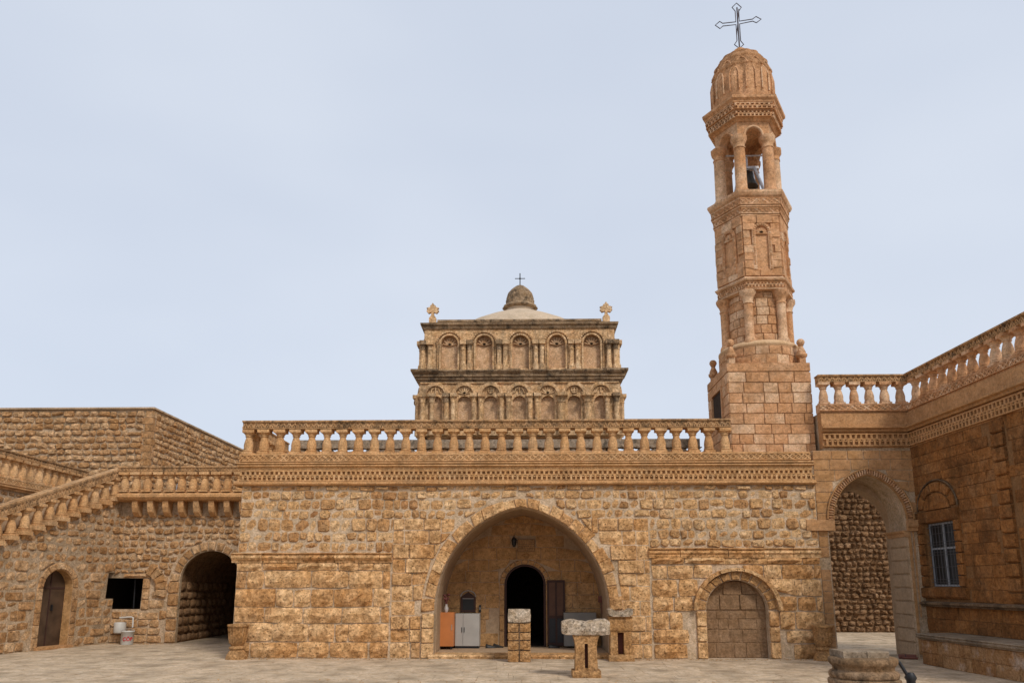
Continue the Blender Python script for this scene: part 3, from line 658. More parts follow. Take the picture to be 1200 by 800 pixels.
for i in range(9):
    a = rr.uniform(0, 2 * pi); q = (-2.0 + .09 * cos(a) * rr.random(), 1.42 + .06 * sin(a), .951 + rr.uniform(.3, .42)); m.tube([(-2.0, 1.42, 1.12), q], .006, 4); m.lathe(q, [(.005, -.02), (.035, .0), (.03, .025), (.004, .035)], 6)
m.build('flowers', 'flower', t)
t = thing('wall_lantern', 'small black wall lantern left of the carved plaque in the porch', 'lantern', (-.36, 2.05, 2.6))
lx, ly = -.36, 2.02
m = MB(); m.lathe((lx, ly, 0), [(.03, 2.58), (.045, 2.6), (.06, 2.72)], 6, False); m.build('lamp_glass', 'mirror', t)
m = MB(); m.lathe((lx, ly, 0), [(.08, 2.72), (.05, 2.76), (.015, 2.80)], 6, False); m.lathe((lx, ly, 0), [(.03, 2.55), (.04, 2.579)], 6, False)
for k in range(6):
    a = pi * k / 3; m.tube([(lx + .045 * cos(a), ly + .045 * sin(a), 2.6), (lx + .062 * cos(a), ly + .062 * sin(a), 2.72)], .006, 4)
m.build('lamp_frame', 'black', t); m = MB(); m.tube([(lx, ly, 2.79), (lx, ly, 2.84), (lx, 2.13, 2.82)], .01, 5); m.build('bracket', 'black', t)
t = thing('switch_box', 'small rust-red box on the right side wall of the porch vault', 'switch box', (1.7, 1.75, 1.2))
m = MB(); m.box(W0, 1.72, 1.80, -1.75, -1.63, 1.18, 1.33); m.build('box', 'rust', t); m = MB(); m.tube([(1.79, 1.69, 1.18), (1.80, 1.69, .9)], .01, 5); m.build('conduit', 'rust', t)
t = thing('switch', 'narrow black switch on the porch wall right of the framed board', 'switch', (-1.22, 2.12, .95))
m = MB(); m.mould(Fr((-1.22, 2.13, 0)), -.025, .025, [(0, .93), (.03, .93), (.035, 1.0), (.03, 1.1), (0, 1.11)]); m.build('cover', 'black', t); m = MB(); m.box(Fr((-1.22, 2.13, 0)), -.01, .01, .036, .045, .99, 1.05); m.build('rocker', 'grey', t)
def shoe(x, y, rz, lab):
    t = thing('shoe', lab, 'shoe', (x, y, FZ), 'shoes left by the porch door'); t.rotation_euler[2] = rz
    off = Vector((x, y, FZ)); m = MB()
    P = [(-.13, .035, .10), (-.08, .04, .085), (0, .042, .065), (.06, .048, .05), (.12, .04, .035), (.15, .02, .02)]
    vs = []; fs = []
    for u, hw, h in P: vs += [(x + u, y - hw, FZ + .012), (x + u, y - hw * .9, FZ + h * .6), (x + u, y, FZ + h), (x + u, y + hw * .9, FZ + h * .6), (x + u, y + hw, FZ + .012)]
    for i in range(5):
        for k in range(4): fs.append((i * 5 + k, (i + 1) * 5 + k, (i + 1) * 5 + k + 1, i * 5 + k + 1))
    fs += [(0, 1, 2, 3, 4), (25, 26, 27, 28, 29)]
    m.add(vs, fs, True); m.build('upper', 'cloth', t); m = MB(); m.lathe((x, y, FZ), [(.055, 0), (.055, .012)], 10, sx=2.7); m.build('sole', 'black', t)
shoe(-.92, 1.75, .3, 'black shoe on the porch floor left of the door, toe pointing right'); shoe(-.75, 1.88, -.5, 'black shoe nearest the door jamb on its left side')
shoe(.62, 1.80, .2, 'black shoe below the open door leaf, behind the stone pillar')

# ================================================================== CENTRAL PAVILION (behind the terrace)
pv = thing('church_pavilion', 'two-storey blind-arcaded stone pavilion with low dome roof rising behind the terrace balustrade', 'church', (-.3, 13.7, 0))
PX = Fr((-.31, 10, 0))                              # u=0 is its centre line
def side_frames(hw, yf):                            # front, right, back, left faces of the square block
    c = Vector((-.31, 10 + 3.75, 0)); return [Fr((c.x, c.y - hw, 0)), Fr((c.x + hw, c.y, 0), 90), Fr((c.x, c.y + hw, 0), 180), Fr((c.x - hw, c.y, 0), 270)]
PC = Vector((-.31, 13.75, 0))
def pxu(px): return (px - 609.5) * .0316
low_c = [pxu(x) for x in (511, 545, 576, 609.5, 643, 674, 705)]; up_c = [pxu(x) for x in (526, 567.5, 611, 654.5, 696)]
LH, UH = 3.75, 3.62
zb = 7.0
for si, (fl, fu) in enumerate(zip(side_frames(LH, 10), side_frames(UH, 10))):
    # lower tier
    holes = [opening(c, .25, 8.24, .25, zb + .3, 8) for c in low_c]
    LE = LH - (.02 if si % 2 else .285); UE_ = UH - (.02 if si % 2 else .285)
    m = MB(); m.prism(fl, [(-LE, zb), (LE, zb), (LE, 9.10), (-LE, 9.10)], -.28, -.02, holes=holes); m.build('lower_wall', 'pav', pv)
    m = MB(); m.box(fl, -LH + .3, LH - .3, -.4, -.17, zb, 8.99); m.build('niche_back', 'pavback', pv)
    holes = [opening(c, .31, 10.55, .31, 9.58, 8) for c in up_c]
    m = MB(); m.prism(fu, [(-UE_, 9.47), (UE_, 9.47), (UE_, 11.12), (-UE_, 11.12)], -.28, -.02, holes=holes); m.build('upper_wall', 'pav', pv)
    m = MB(); m.box(fu, -UH + .3, UH - .3, -.4, -.17, 9.5, 11.1); m.build('niche_back', 'pavback', pv)
    if si == 2: continue
    for j, c in enumerate(low_c):
        m = MB(); ic = arch(c, .38, 8.53, .37, 12); oc = arch(c, .46, 8.53, .46, 12)
        for i in range(12): m.prism(fl, [ic[i], ic[i + 1], oc[i + 1], oc[i]], -.03, .07)
        m.tube([fl.P(p[0], .075, p[1]) for p in arch(c, .35, 8.53, .34, 12)], .025, 5)
        m.build('arch_moulding', 'pav', pv)
        if si == 0:
            m = MB(); k = j % 3
            if k == 0:
                for s_ in (-1, 1): m.tube([fl.P(c + s_ * u, .01, z) for u, z in ((.04, 8.78), (.13, 8.74), (.16, 8.62), (.22, 8.58))], .03, 5)
                m.tube([fl.P(c, .01, 8.58), fl.P(c, .02, 8.8)], .03, 5)
            elif k == 1:
                for i in range(7): a = pi * (i + .5) / 7; m.bar(fl, (c, 8.56), (c + .24 * cos(a), 8.56 + .25 * sin(a)), .045, -.03, .02)
            else:
                m.tube([fl.P(c + .11 * cos(2 * pi * i / 12), .01, 8.69 + .11 * sin(2 * pi * i / 12)) for i in range(12)], .025, 5, closed=True); m.bar(fl, (c - .1, 8.69), (c + .1, 8.69), .04, -.02, .015); m.bar(fl, (c, 8.59), (c, 8.79), .04, -.02, .017)
            m.build('tympanum_ornament', 'pav', pv)
    # columns of the lower tier: pairs between the bays
    cols = [-3.58, -3.24]
    for a, b in zip(low_c[:-1], low_c[1:]):
        mid = (a + b) / 2
        cols += [mid] if abs(mid - pxu(659)) < .1 or abs(mid - pxu(689)) < .1 else [mid - .125, mid + .125]
    cols += [3.24, 3.58]
    for c in cols:
        single = abs(c - pxu(659)) < .1 or abs(c - pxu(689)) < .1; r_ = .15 if single else .095
        p = fl.P(c, .0, 0); p = fl.P(c, .05, 0); m = MB(); m.lathe((p.x, p.y, 0), [(r_ * .95, zb), (r_ * .95, 8.20)], 10); m.build('column', 'pav', pv)
        m = MB(); m.lathe((p.x, p.y, 0), [(r_ * 1.0, 8.20), (r_ * 1.2, 8.22), (r_, 8.25), (r_ * 1.25, 8.36), (r_ * 1.6, 8.44)], 10); m.box(Fr((p.x, p.y, 0), 90 * si), -r_ * 1.5, r_ * 1.5, -r_ * 1.2, r_ * 1.8, 8.42, 8.54); m.build('capital', R.choice(('pav', 'pav', 'pav', 'pavdark')), pv)
    m = MB()
    for a, b in ((-LH + .03, low_c[0] - .42),) + tuple((low_c[i] + .41, low_c[i + 1] - .41) for i in range(6)) + ((low_c[6] + .42, LH - .03),): 
        if b - a > .05: m.box(fl, a, b, -.02, .05, 8.54, 8.60)
    m.box(fl, -LH + .05, LH - .05, -.02, .04, 8.96, 8.998); m.build('spandrel_band', 'pav', pv)
    # middle cornice, in uneven blocks
    u = -LH
    while u < LH - .01:
        l = min(R.uniform(.45, .9), LH - u); l = LH - u if LH - u - l < .45 else l; e = R.uniform(-.08, .0); m = MB()
        if u < -LH + .01 or u + l > LH - .01: e = 0
        m.mould(fl, u, u + l - (.006 if u + l < LH - .01 else 0), [(-.3, 9.00), (.03, 9.00), (.05, 9.07), (.10, 9.09), (.10, 9.16), (.16, 9.20), (.15, 9.27), (.24 + e, 9.33), (.28 + e, 9.38), (.28 + e, 9.455 + e * .6), (.05, 9.47), (-.3, 9.468)], m0=float(u < -LH + .01), m1=float(u + l > LH - .01)); m.build('cornice_block', 'pavdark', pv); u += l
    m = MB(); m.box(fl, -LH + .3, LH - .3, -.299, .06, 9.08, 9.44); m.box(fl, -LH + .3, LH - .3, -.299, .15, 9.29, 9.43); m.build('cornice_core', 'pavdark', pv)
    # upper tier
    for c in up_c:
        m = MB(); ic = arch(c, .32, 10.55, .32, 12); oc = arch(c, .38, 10.55, .38, 12)
        for i in range(12): m.prism(fu, [ic[i], ic[i + 1], oc[i + 1], oc[i]], -.03, .05)
        for s_ in (-1, 1): m.box(fu, c + s_ * .35 - .03, c + s_ * .35 + .03, -.03, .045, 9.5, 10.55)
        m.build('arch_moulding', 'pav', pv)
        m = MB(); bp_ = arch(c, .455, 10.55, .46, 16)
        for p in bp_: m.box(fu, p[0] - .03, p[0] + .03, -.03, .07, p[1] - .03, p[1] + .03)
        for s_ in (-1, 1):
            for k in range(14): m.box(fu, c + s_ * .425 - .025, c + s_ * .425 + .025, -.03, .06, 9.56 + k * .068, 9.602 + k * .068)
        m.build('bead_ornament', 'pav', pv, kind='stuff')
        if si == 0:
            m = MB()
            for i in range(7): a = pi * (i + .5) / 7; m.bar(fu, (c, 10.52), (c + .27 * cos(a), 10.52 + .28 * sin(a)), .05, -.175, -.1)
            m.build('shell_ornament', 'pavback', pv)
    ucols = [-3.62, -3.36] + [x for a, b in zip(up_c[:-1], up_c[1:]) for x in ((a + b) / 2 - .115, (a + b) / 2 + .115)] + [3.36, 3.62]
    for c in ucols:
        p = fu.P(c, .07, 0); m = MB(); m.lathe((p.x, p.y, 0), [(.13, 9.47), (.13, 9.62), (.12, 9.68), (.088, 9.74), (.088, 10.26)], 10); m.build('column', 'pav', pv)
        m = MB(); m.lathe((p.x, p.y, 0), [(.10, 10.26), (.11, 10.29), (.09, 10.31), (.125, 10.50)], 8); m.box(Fr((p.x, p.y, 0), 90 * si), -.125, .125, -.1, .17, 10.46, 10.62); m.build('capital', R.choice(('pav', 'pav', 'pavdark')), pv)
    u = -UH
    while u < UH - .01:
        l = min(R.uniform(.5, 1.0), UH - u); l = UH - u if UH - u - l < .5 else l; m = MB()
        m.mould(fu, u, u + l - (.006 if u + l < UH - .01 else 0), [(-.3, 11.12), (.03, 11.12), (.06, 11.18), (.05, 11.21), (.12, 11.27), (.13, 11.345), (.02, 11.36), (-.3, 11.358)], m0=float(u < -UH + .01), m1=float(u + l > UH - .01)); m.build('cornice_block', 'pavdark', pv); u += l
    m = MB(); m.mould(fu, -UH + .48, UH - .48, [(-.5, 11.36), (-.22, 11.36), (-.2, 11.42), (-.22, 11.44), (-.18, 11.5), (-.18, 11.57), (-.5, 11.58)], m0=0, m1=0); m.build('parapet', 'pavdark', pv)
m = MB(); m.lathe((PC.x, PC.y, 0), [(3.4, 11.3), (3.3, 11.55), (2.9, 11.95), (2.3, 12.31), (1.7, 12.60), (1.1, 12.86), (.6, 13.07)], 32); m.build('low_dome_roof', 'roof', pv)
m = MB(); m.lathe((PC.x, PC.y, 0), [(.6, 12.9), (.6, 13.19)], 24); m.build('lantern_neck', 'roof', pv)
m = MB(); m.lathe((PC.x, PC.y, 0), [(.60, 13.19), (.74, 13.24), (.73, 13.32), (.60, 13.42)], 32, lobe=lambda a, z: 1 + .03 * cos(18 * a)); m.build('lantern_cornice', 'pavdark', pv)
m = MB(); m.lathe((PC.x, PC.y, 0), [(.59, 13.42), (.60, 13.62), (.56, 13.64), (.58, 13.70), (.52, 13.92), (.36, 14.12), (.18, 14.27), (.05, 14.33), (.02, 14.36)], 72, lobe=lambda a, z: 1 + .05 * abs(cos(9 * a)) - .02); m.build('ribbed_lantern_dome', 'pavdark', pv)
m = MB(); m.tube([(PC.x, PC.y, 14.33), (PC.x, PC.y, 14.88)], .022, 6); m.tube([(PC.x - .22, PC.y, 14.64), (PC.x + .22, PC.y, 14.64)], .018, 6); m.lathe((PC.x, PC.y, 14.64), [(.01, -.06), (.055, 0), (.01, .06)], 8)
m.build('iron_cross', 'black', pv)
for sx in (-1, 1):
    x = PC.x + sx * 3.32; f_ = Fr((x, PC.y - UH + .2, 0)); m = MB()
    pr = [(-.13, 11.36), (.13, 11.36), (.14, 11.62), (.055, 11.74), (.05, 11.86), (.16, 11.82), (.24, 11.92), (.18, 12.0), (.24, 12.03), (.12, 12.07), (.08, 12.05), (.11, 12.12), (.06, 12.15), (0, 12.24), (-.06, 12.15), (-.11, 12.12), (-.08, 12.05), (-.12, 12.07), (-.24, 12.03), (-.18, 12.0), (-.24, 11.92), (-.16, 11.82), (-.05, 11.86), (-.055, 11.74), (-.14, 11.62)]
    m.prism(f_, pr, -.07, .07); m.build('stone_cross', 'pav', pv)

# ================================================================== BELL TOWER
TX, TY = 5.92, 1.35
tw = thing('bell_tower', 'tall hexagonal bell tower with columned belfry, ribbed dome and wire cross at the top', 'bell tower', (TX, TY, 4.4))
BX0, BX1, BY0, BY1, BZ = 4.83, 6.80, .34, 2.40, 6.86
bF = Fr((0, BY0, 0)); bL = Fr((BX0, 0, 0), 0, (0, -1, 0)); bR = Fr((BX1, 0, 0), 90)
m = MB(); m.box(W0, BX0 + .02, BX1 - .02, -BY1, -BY0 - .02, 4.37, BZ - .001)
m.build('base_core', 'tower_mortar', tw)
dh = [(-1.9, 5.55), (-.9, 5.55), (-.9, 6.40), (-1.9, 6.40)]
lay(courses(BX0, BX1, 4.62, BZ - .22, (.235, .26), (.3, .62), .015, .05, .005), bF, tw, 'base_block', 'tower', 'stone', 300, dep=.012, inset=.006, bulge=.001, rough=.002)
lay(courses(-BY1, -BY0, 4.62, BZ - .22, (.235, .26), (.3, .62), .014, .03, .003, [dh]), bL, tw, 'base_block', 'tower', 'stone', 300, dep=.012, inset=.006, bulge=.001, rough=.002)
lay(courses(BY0, BY1, 4.62, BZ - .22, (.235, .26), (.3, .62), .015, .05, .005), bR, tw, 'base_block', 'tower', 'stone', 300, dep=.012, inset=.006, bulge=.001, rough=.002)
m = MB(); m.box(W0, BX0 - .01, BX1 + .01, -BY1 - .01, -BY0 + .012, BZ - .2, BZ); m.build('base_cap', 'tower', tw)
m = MB(); m.box(bL, -1.85, -.95, .0, .006, 5.58, 6.36); m.build('doorway_shade_panel', 'dark', tw)  # flat near-black panel, paints the shade of an opening on the wall
m = MB(); m.box(bL, -1.93, -1.86, .0, .05, 5.5, 6.44); m.box(bL, -.94, -.87, .0, .05, 5.5, 6.44); m.box(bL, -1.857, -.943, .0, .05, 6.37, 6.44); m.build('doorway_frame', 'tower', tw)
for (x, y) in ((BX0 + .14, BY0 + .14), (BX1 - .12, BY0 + .14), (BX0 + .14, BY1 - .14), (BX1 - .12, BY1 - .14)):
    m = MB(); m.lathe((x, y, BZ), [(.105, 0), (.105, .16)], 4, False, rot=pi / 4); m.lathe((x, y, BZ), [(.10, .16), (.135, .2), (.14, .25), (.10, .28), (.11, .3), (.06, .42), (.045, .47)], 12); fn = m.build('corner_finial', 'tower', tw)
    m = MB(); m.lathe((x, y, BZ + .55), [(.01, -.1), (.06, -.085), (.1, 0), (.085, .055), (.05, .088), (.01, .1)], 14); m.build('finial_ball', 'tower', fn)
m = MB(); m.lathe((TX, TY, 0), [(.98, BZ), (.965, 7.33), (1.0, 7.36), (1.0, 7.41), (.95, 7.46), (.93, 7.48)], 40); m.build('drum', 'tower_mortar', tw)
cy = Cyl((TX, TY, 0), .965); C_ = courses(-.965 * pi, .965 * pi, BZ + .01, 7.33, (.22, .24), (.24, .36), .014, .03, .002)
lay([q for q in C_], cy, tw, 'drum_block', 'tower', 'stone', 300, dep=.03, inset=.006, bulge=.001, rough=.001)
m = MB(); m.lathe((TX, TY, 0), [(.70, 7.48), (.70, 8.8)], 32); m.build('lower_core', 'tower_mortar', tw)
cy = Cyl((TX, TY, 0), .70); lay(courses(-.7 * pi, .7 * pi, 7.49, 8.79, (.215, .24), (.2, .3), .016, .03, .002), cy, tw, 'core_block', 'tower', 'stone', 300, dep=.03, inset=.006, bulge=.001, rough=.001)
def hexv(r_, k): a = radians(60 * k); return (TX + r_ * cos(a), TY + r_ * sin(a))
for k in range(6):
    x, y = hexv(.81, k)
    m = MB(); m.lathe((x, y, 0), [(.16, 7.42), (.16, 7.50), (.14, 7.56), (.115, 7.6), (.11, 8.0), (.115, 8.48)], 14); c = m.build('lower_column', 'tower', tw)
    m = MB(); m.lathe((x, y, 0), [(.135, 8.48), (.135, 8.51), (.115, 8.53), (.15, 8.64), (.21, 8.73), (.215, 8.80)], 8, rot=radians(60 * k)); m.build('capital', 'tower', c)
def hexprof(m, prof, rot=0, cap=True): m.lathe((TX, TY, 0), prof, 6, False, cap=cap)
def hexframes(r_):
    out = []
    for k in range(6):
        a = Vector((*hexv(r_, k), 0)); b = Vector((*hexv(r_, (k + 1) % 6), 0)); out.append((Fr((a + b) / 2, 0, (b - a)), r_ / 2))
    return out
m = MB(); hexprof(m, [(.90, 8.80), (1.0, 8.815), (1.0, 8.84), (.94, 8.86), (.94, 9.02), (1.02, 9.05), (1.04, 9.09), (.98, 9.12), (.93, 9.17)]); m.build('lower_cornice', 'tower', tw)
m = MB()
for f_, h in hexframes(.94): band_arcade(m, f_, -h, h, 8.87, 9.015, 0, .035, .085)
m.build('lower_cornice_carving', 'tower', tw, kind='stuff')
m = MB(); hexprof(m, [(.92, 9.17), (.92, 10.80)]); m.build('shaft_core', 'tower', tw)
for k, (f_, h) in enumerate(hexframes(.922)):
    hole = opening(0, .2, 10.36, .2, 9.34, 8)
    lay(courses(-h, h, 9.18, 10.79, (.19, .21), (.28, .5), .008, .03, .001, [hole]), f_, tw, 'shaft_block', 'tower', 'stone', 300, dep=.045, inset=.004, bulge=.0, rough=.001)
    m = MB(); lay_p = [(-.2, 9.34)] + arch(0, .2, 10.36, .2, 10) + [(.2, 9.34)]
    for i in range(len(lay_p) - 1):
        a, b = lay_p[i], lay_p[i + 1]; l = sqrt((a[0] - b[0]) ** 2 + (a[1] - b[1]) ** 2); n = max(1, round(l / .055))
        for j in range(n):
            c = (a[0] + (b[0] - a[0]) * (j + .5) / n, a[1] + (b[1] - a[1]) * (j + .5) / n); m.box(f_, c[0] - .022, c[0] + .022, 0, .065, c[1] - .018, c[1] + .018)
    m.build('beaded_border', 'tower', tw, kind='stuff')
    m = MB()
    for i in range(len(lay_p) - 1): m.bar(f_, lay_p[i], lay_p[i + 1], .085, 0, .052)
    m.build('panel_frame', 'tower', tw)
    m = MB()
    for i in range(9): a = pi * i / 8; m.bar(f_, (0, 10.32), (.13 * cos(a), 10.32 + .13 * sin(a)), .03, 0, .045)
    m.box(f_, -.17, .17, 0, .04, 10.29, 10.32); m.build('shell_ornament', 'tower', tw)
m = MB(); hexprof(m, [(.90, 10.77), (.98, 10.79), (.98, 10.82), (.955, 10.83), (.965, 11.0), (1.02, 11.02), (1.02, 11.05), (1.0, 11.06), (1.02, 11.27), (1.08, 11.31), (1.12, 11.38), (1.12, 11.44), (1.0, 11.50)]); m.build('middle_cornice', 'tower', tw)
m = MB()
for f_, h in hexframes(.955): band_lace(m, f_, -h, h, 10.84, 11.0, 0, .04, .12)
for f_, h in hexframes(1.005): band_lace(m, f_, -h, h, 11.075, 11.26, 0, .035, .15)
m.build('middle_cornice_carving', 'tower', tw, kind='stuff')
for k in range(6):
    x, y = hexv(.735, k)
    m = MB(); m.lathe((x, y, 0), [(.19, 11.50), (.19, 11.55), (.17, 11.6), (.15, 11.63), (.148, 12.1), (.142, 12.76)], 14); c = m.build('belfry_column', 'tower', tw)
    m = MB(); m.lathe((x, y, 0), [(.165, 12.76), (.165, 12.79), (.145, 12.81), (.16, 12.9), (.21, 12.98), (.215, 13.09)], 8, rot=radians(60 * k)); m.build('capital', 'tower', c)
for k, (f_, h) in enumerate(hexframes(.82)):
    hx = h - .0
    ac = arch(0, .20, 13.10, .22, 12); m = MB()
    m.prism(f_, [(-hx, 13.091), (-.20, 13.091)] + ac[1:-1] + [(.20, 13.091), (hx, 13.091), (hx, 13.55), (-hx, 13.55)], -.2, 0); ap = m.build('belfry_arch', 'tower', tw)
    m = MB(); m.tube([f_.P(p[0], .01, p[1]) for p in arch(0, .24, 13.10, .27, 12)], .035, 6); m.build('arch_moulding', 'tower', ap)
m = MB(); hexprof(m, [(.62, 13.48), (.84, 13.50), (.88, 13.54), (.93, 13.57), (.93, 13.74), (.99, 13.76), (.99, 13.93), (1.05, 13.96), (1.06, 14.0), (1.12, 14.05), (1.13, 14.12), (.9, 14.15)]); m.build('upper_cornice', 'tower', tw)
m = MB()
for f_, h in hexframes(.935): band_arcade(m, f_, -h, h, 13.57, 13.745, 0, .055, .10)
for f_, h in hexframes(.99): band_arcade(m, f_, -h, h, 13.765, 13.935, 0, .055, .13)
m.build('upper_cornice_carving', 'tower', tw, kind='stuff')
def lob(a, z): return 1 + (.08 * abs(cos(6 * a)) - .04) * min(1, max(.1, (16.2 - z) / .9)) + .012 * sin(12 * a + z * 14)
m = MB(); m.lathe((TX, TY, 0), [(.74, 14.15), (.78, 14.3), (.80, 14.6), (.80, 14.95), (.76, 15.22), (.79, 15.24), (.68, 15.52), (.71, 15.54), (.53, 15.76), (.56, 15.78), (.38, 15.92), (.2, 16.02), (.22, 16.05), (.16, 16.13), (.05, 16.22)], 72, lobe=lob); m.build('ribbed_dome', 'tower', tw)
m = MB()
for k in range(12):
    a0 = 2 * pi * k / 12; pts = [(-.13, 14.45), (-.13, 14.95), (-.09, 15.08), (0, 15.16), (.09, 15.08), (.13, 14.95), (.13, 14.45)]
    P = []
    for u, z in pts: a = a0 + u / .87; r_ = .83 - max(0, z - 14.95) * .22; P.append((TX + r_ * cos(a), TY + r_ * sin(a), z))
    m.tube(P, .022, 5)
    P = []
    for u, z in [(-.16, 15.2), (-.1, 15.36), (0, 15.46), (.1, 15.36), (.16, 15.2)]: a = a0 + pi / 12 + u / .8; r_ = .80 - (z - 15.2) * .34; P.append((TX + r_ * cos(a), TY + r_ * sin(a), z))
    m.tube(P, .022, 5)
m.build('dome_niche_mouldings', 'tower', tw)
# cross of bent iron outline, slightly tilted
cf = Fr((TX + .0, TY, 0)); zc = 17.02
pts = [(0, 16.22), (-.13, 16.34), (-.05, 16.46), (-.05, zc - .05), (-.42, zc - .09), (-.5, zc - .17), (-.63, zc - .06), (-.5, zc + .06), (-.42, zc - .0), (-.05, zc + .04), (-.05, 17.40), (-.13, 17.52), (0, 17.66), (.13, 17.52), (.05, 17.40), (.05, zc + .06), (.42, zc + .12), (.52, zc + .20), (.66, zc + .11), (.52, zc + .0), (.42, zc + .05), (.05, zc - .03), (.05, 16.46), (.13, 16.34)]
m = MB(); m.tube([cf.P(u, .0, z) for u, z in pts], .014, 5, closed=True); cr = m.build('wire_cross', 'cross', tw)
m = MB(); m.tube([cf.P(0, .02, 16.2), cf.P(.0, .02, 17.5)], .02, 5); m.tube([cf.P(-.05, .0, 16.6), cf.P(.05, .02, 17.45)], .012, 5); m.build('inner_rod', 'cross', cr)
# bell and its frame
bl = thing('church_bell', 'dark bell hanging from pale steel struts inside the belfry of the tower', 'bell', (TX, TY, 11.5))
m = MB(); m.lathe((TX, TY, 0), [(.26, 12.02), (.24, 12.08), (.17, 12.25), (.15, 12.42), (.06, 12.5), (.02, 12.52)], 18); m.build('bell_body', 'bronze', bl)
m = MB(); m.box(Fr((TX, TY, 0)), -.3, .3, -.05, .05, 12.55, 12.62); m.tube([(TX, TY, 12.5), (TX, TY, 12.9)], .03); m.tube([(TX - .6, TY, 12.95), (TX + .6, TY, 12.95)], .025); m.build('yoke', 'bellframe', bl)
for sx in (-1, 1):
    for sy in (-1, 1):
        m = MB(); a = Vector((TX + sx * .16, TY + sy * .1, 12.56)); b = Vector((TX + sx * .38, TY + sy * .36, 11.5)); m.tube([a, b], .045, 4); m.build('strut', 'bellframe', bl)

# ================================================================== RIGHT: ARCHWAY WALL
aw = thing('archway_wall', 'ashlar wall with carved pointed archway between the tower and the right wing', 'wall', (7.75, .05, 0))
AF = Fr((0, .05, 0)); AX0, AX1 = 6.60, 8.92
AR = (7.80, .81, 3.07, 1.0)
jl, jr = 6.84, 8.60
ac = arch(*AR, 20)
outl = [(AX0, 0), (jl, 0), (jl, 2.8), (AR[0] - AR[1], 2.8)] + ac + [(AR[0] + AR[1], 2.82), (jr, 2.82), (jr, 0), (AX1, 0), (AX1, 5.57), (6.87, 5.57), (6.87, 4.66), (AX0, 4.66)]
m = MB(); m.prism(AF, outl, -.85, 0); m.build('wall_core', 'mortar', aw)
hole = [(jl - .02, -.1), (jl - .02, 3.06)] + arch(AR[0], AR[1] + .17, 3.06, AR[3] + .17, 20) + [(jr + .32, 3.06), (jr + .32, -.1)]
lay(courses(AX0, AX1, 0, 4.66, (.235, .265), (.32, .55), .012, .03, .003, [hole]), AF, aw, 'ashlar_block', 'arch', 'stone', 300, dep=.014, inset=.006, bulge=.001, rough=.002)
m = MB(); m.box(AF, AX0 - .28, 6.96, .0, .10, 2.81, 3.05); m.build('impost', 'arch', aw)
m = MB(); m.mould(AF, 8.60, 9.0, [(0, 2.80), (.06, 2.80), (.07, 2.87), (.11, 2.90), (.12, 3.05), (0, 3.05)]); m.build('impost', 'arch', aw)
# carved archivolt: back ring plus fine radial teeth
m = MB(); i1 = arch(AR[0], AR[1], AR[2], AR[3], 24); i2 = arch(AR[0], AR[1] + .16, AR[2], AR[3] + .16, 24)
for i in range(24): m.prism(AF, [i1[i], i1[i + 1], i2[i + 1], i2[i]], 0, .012)
m.tube([AF.P(p[0], .05, p[1]) for p in i2], .022, 5); m.tube([AF.P(p[0], .035, p[1]) for p in arch(AR[0], AR[1] + .02, AR[2], AR[3] + .02, 24)], .014, 5); ar = m.build('archivolt', 'arch', aw)
m = MB(); n = 54; a1 = arch(AR[0], AR[1] + .035, AR[2], AR[3] + .035, n); a2 = arch(AR[0], AR[1] + .145, AR[2], AR[3] + .145, n)
for i in range(n + 1): m.bar(AF, a1[i], a2[i], .02, .0, .07); 
for i in range(0, n - 1, 2): m.bar(AF, a1[i], a2[i + 1], .014, .02, .05)
m.build('archivolt_carving', 'tower', ar, kind='stuff')
# right reveal: banded blocks
rv = Fr((jr, .90, 0), 0, (0, -1, 0)); z = .05; k = 0
while z < 2.78:
    h = min(.30, 2.79 - z); m = MB(); m.mould(rv, .03, .82, [(-.02, z), (.015, z), (.03, z + .02), (.03, z + h - .03), (.0, z + h - .02), (-.02, z + h - .005)]); m.build('reveal_block', 'soffit', aw); z += h
m = MB(); m.mould(rv, -.02, .88, [(-.02, 2.66), (.05, 2.68), (.06, 2.74), (.10, 2.78), (.10, 2.815), (-.02, 2.815)]); m.build('reveal_capital', 'arch', aw)
m = MB(); m.mould(AF, jr + .02, jr + .07, [(0, .1), (.03, .1), (.03, 2.79), (0, 2.79)]); m.mould(AF, jr + .12, jr + .15, [(0, .9), (.02, .9), (.02, 2.79), (0, 2.79)]); m.build('pier_moulding', 'arch', aw)
# inner lower arch of the passage
m = MB(); ib = arch(AR[0] + .08, .86, 2.82, 1.05, 16)
m.prism(AF, [(jl - .1, 2.80)] + [(max(jl - .1 + .001, p[0]), p[1]) for p in ib] + [(AX1, 2.80), (AX1, 4.6), (jl - .1, 4.6)], -1.3, -.852); m.box(AF, jr + .12, AX1, -1.3, -.852, 0, 2.80); m.build('inner_arch', 'soffit', aw)
# its frieze
def wing_bands(fr, u0, u1, parent, mat='arch'):
    m = MB(); m.box(fr, u0, u1, -.2, .012, 4.722, 5.568); m.build('frieze_backing', mat, parent)
    m = MB(); band_arcade(m, fr, u0, u1, 4.75, 5.05, .012, .075, .118); m.build('arcade_frieze', mat, parent, kind='stuff')
    m = MB(); m.mould(fr, u0 - .02, u1 + .02, [(0, 5.09), (.08, 5.09), (.10, 5.12), (.09, 5.14), (.15, 5.17), (.15, 5.2), (.02, 5.21), (0, 5.21)]); m.build('middle_moulding', mat, parent)
    m = MB(); m.box(fr, u0, u1, .012, .03, 5.215, 5.55); m.build('frieze_fascia', mat, parent)
wing_bands(AF, 6.86, AX1, aw)
ab = thing('arch_balustrade', 'short balustrade above the archway, joining the tower to the right wing', 'balustrade', (7.9, .1, 5.57))
abf = Fr((0, .12, 0))
rail_parts(abf, ab, 6.86, 9.0, 6.47, .19, 5.77, 5.57, .22, 'rail', 'tower')
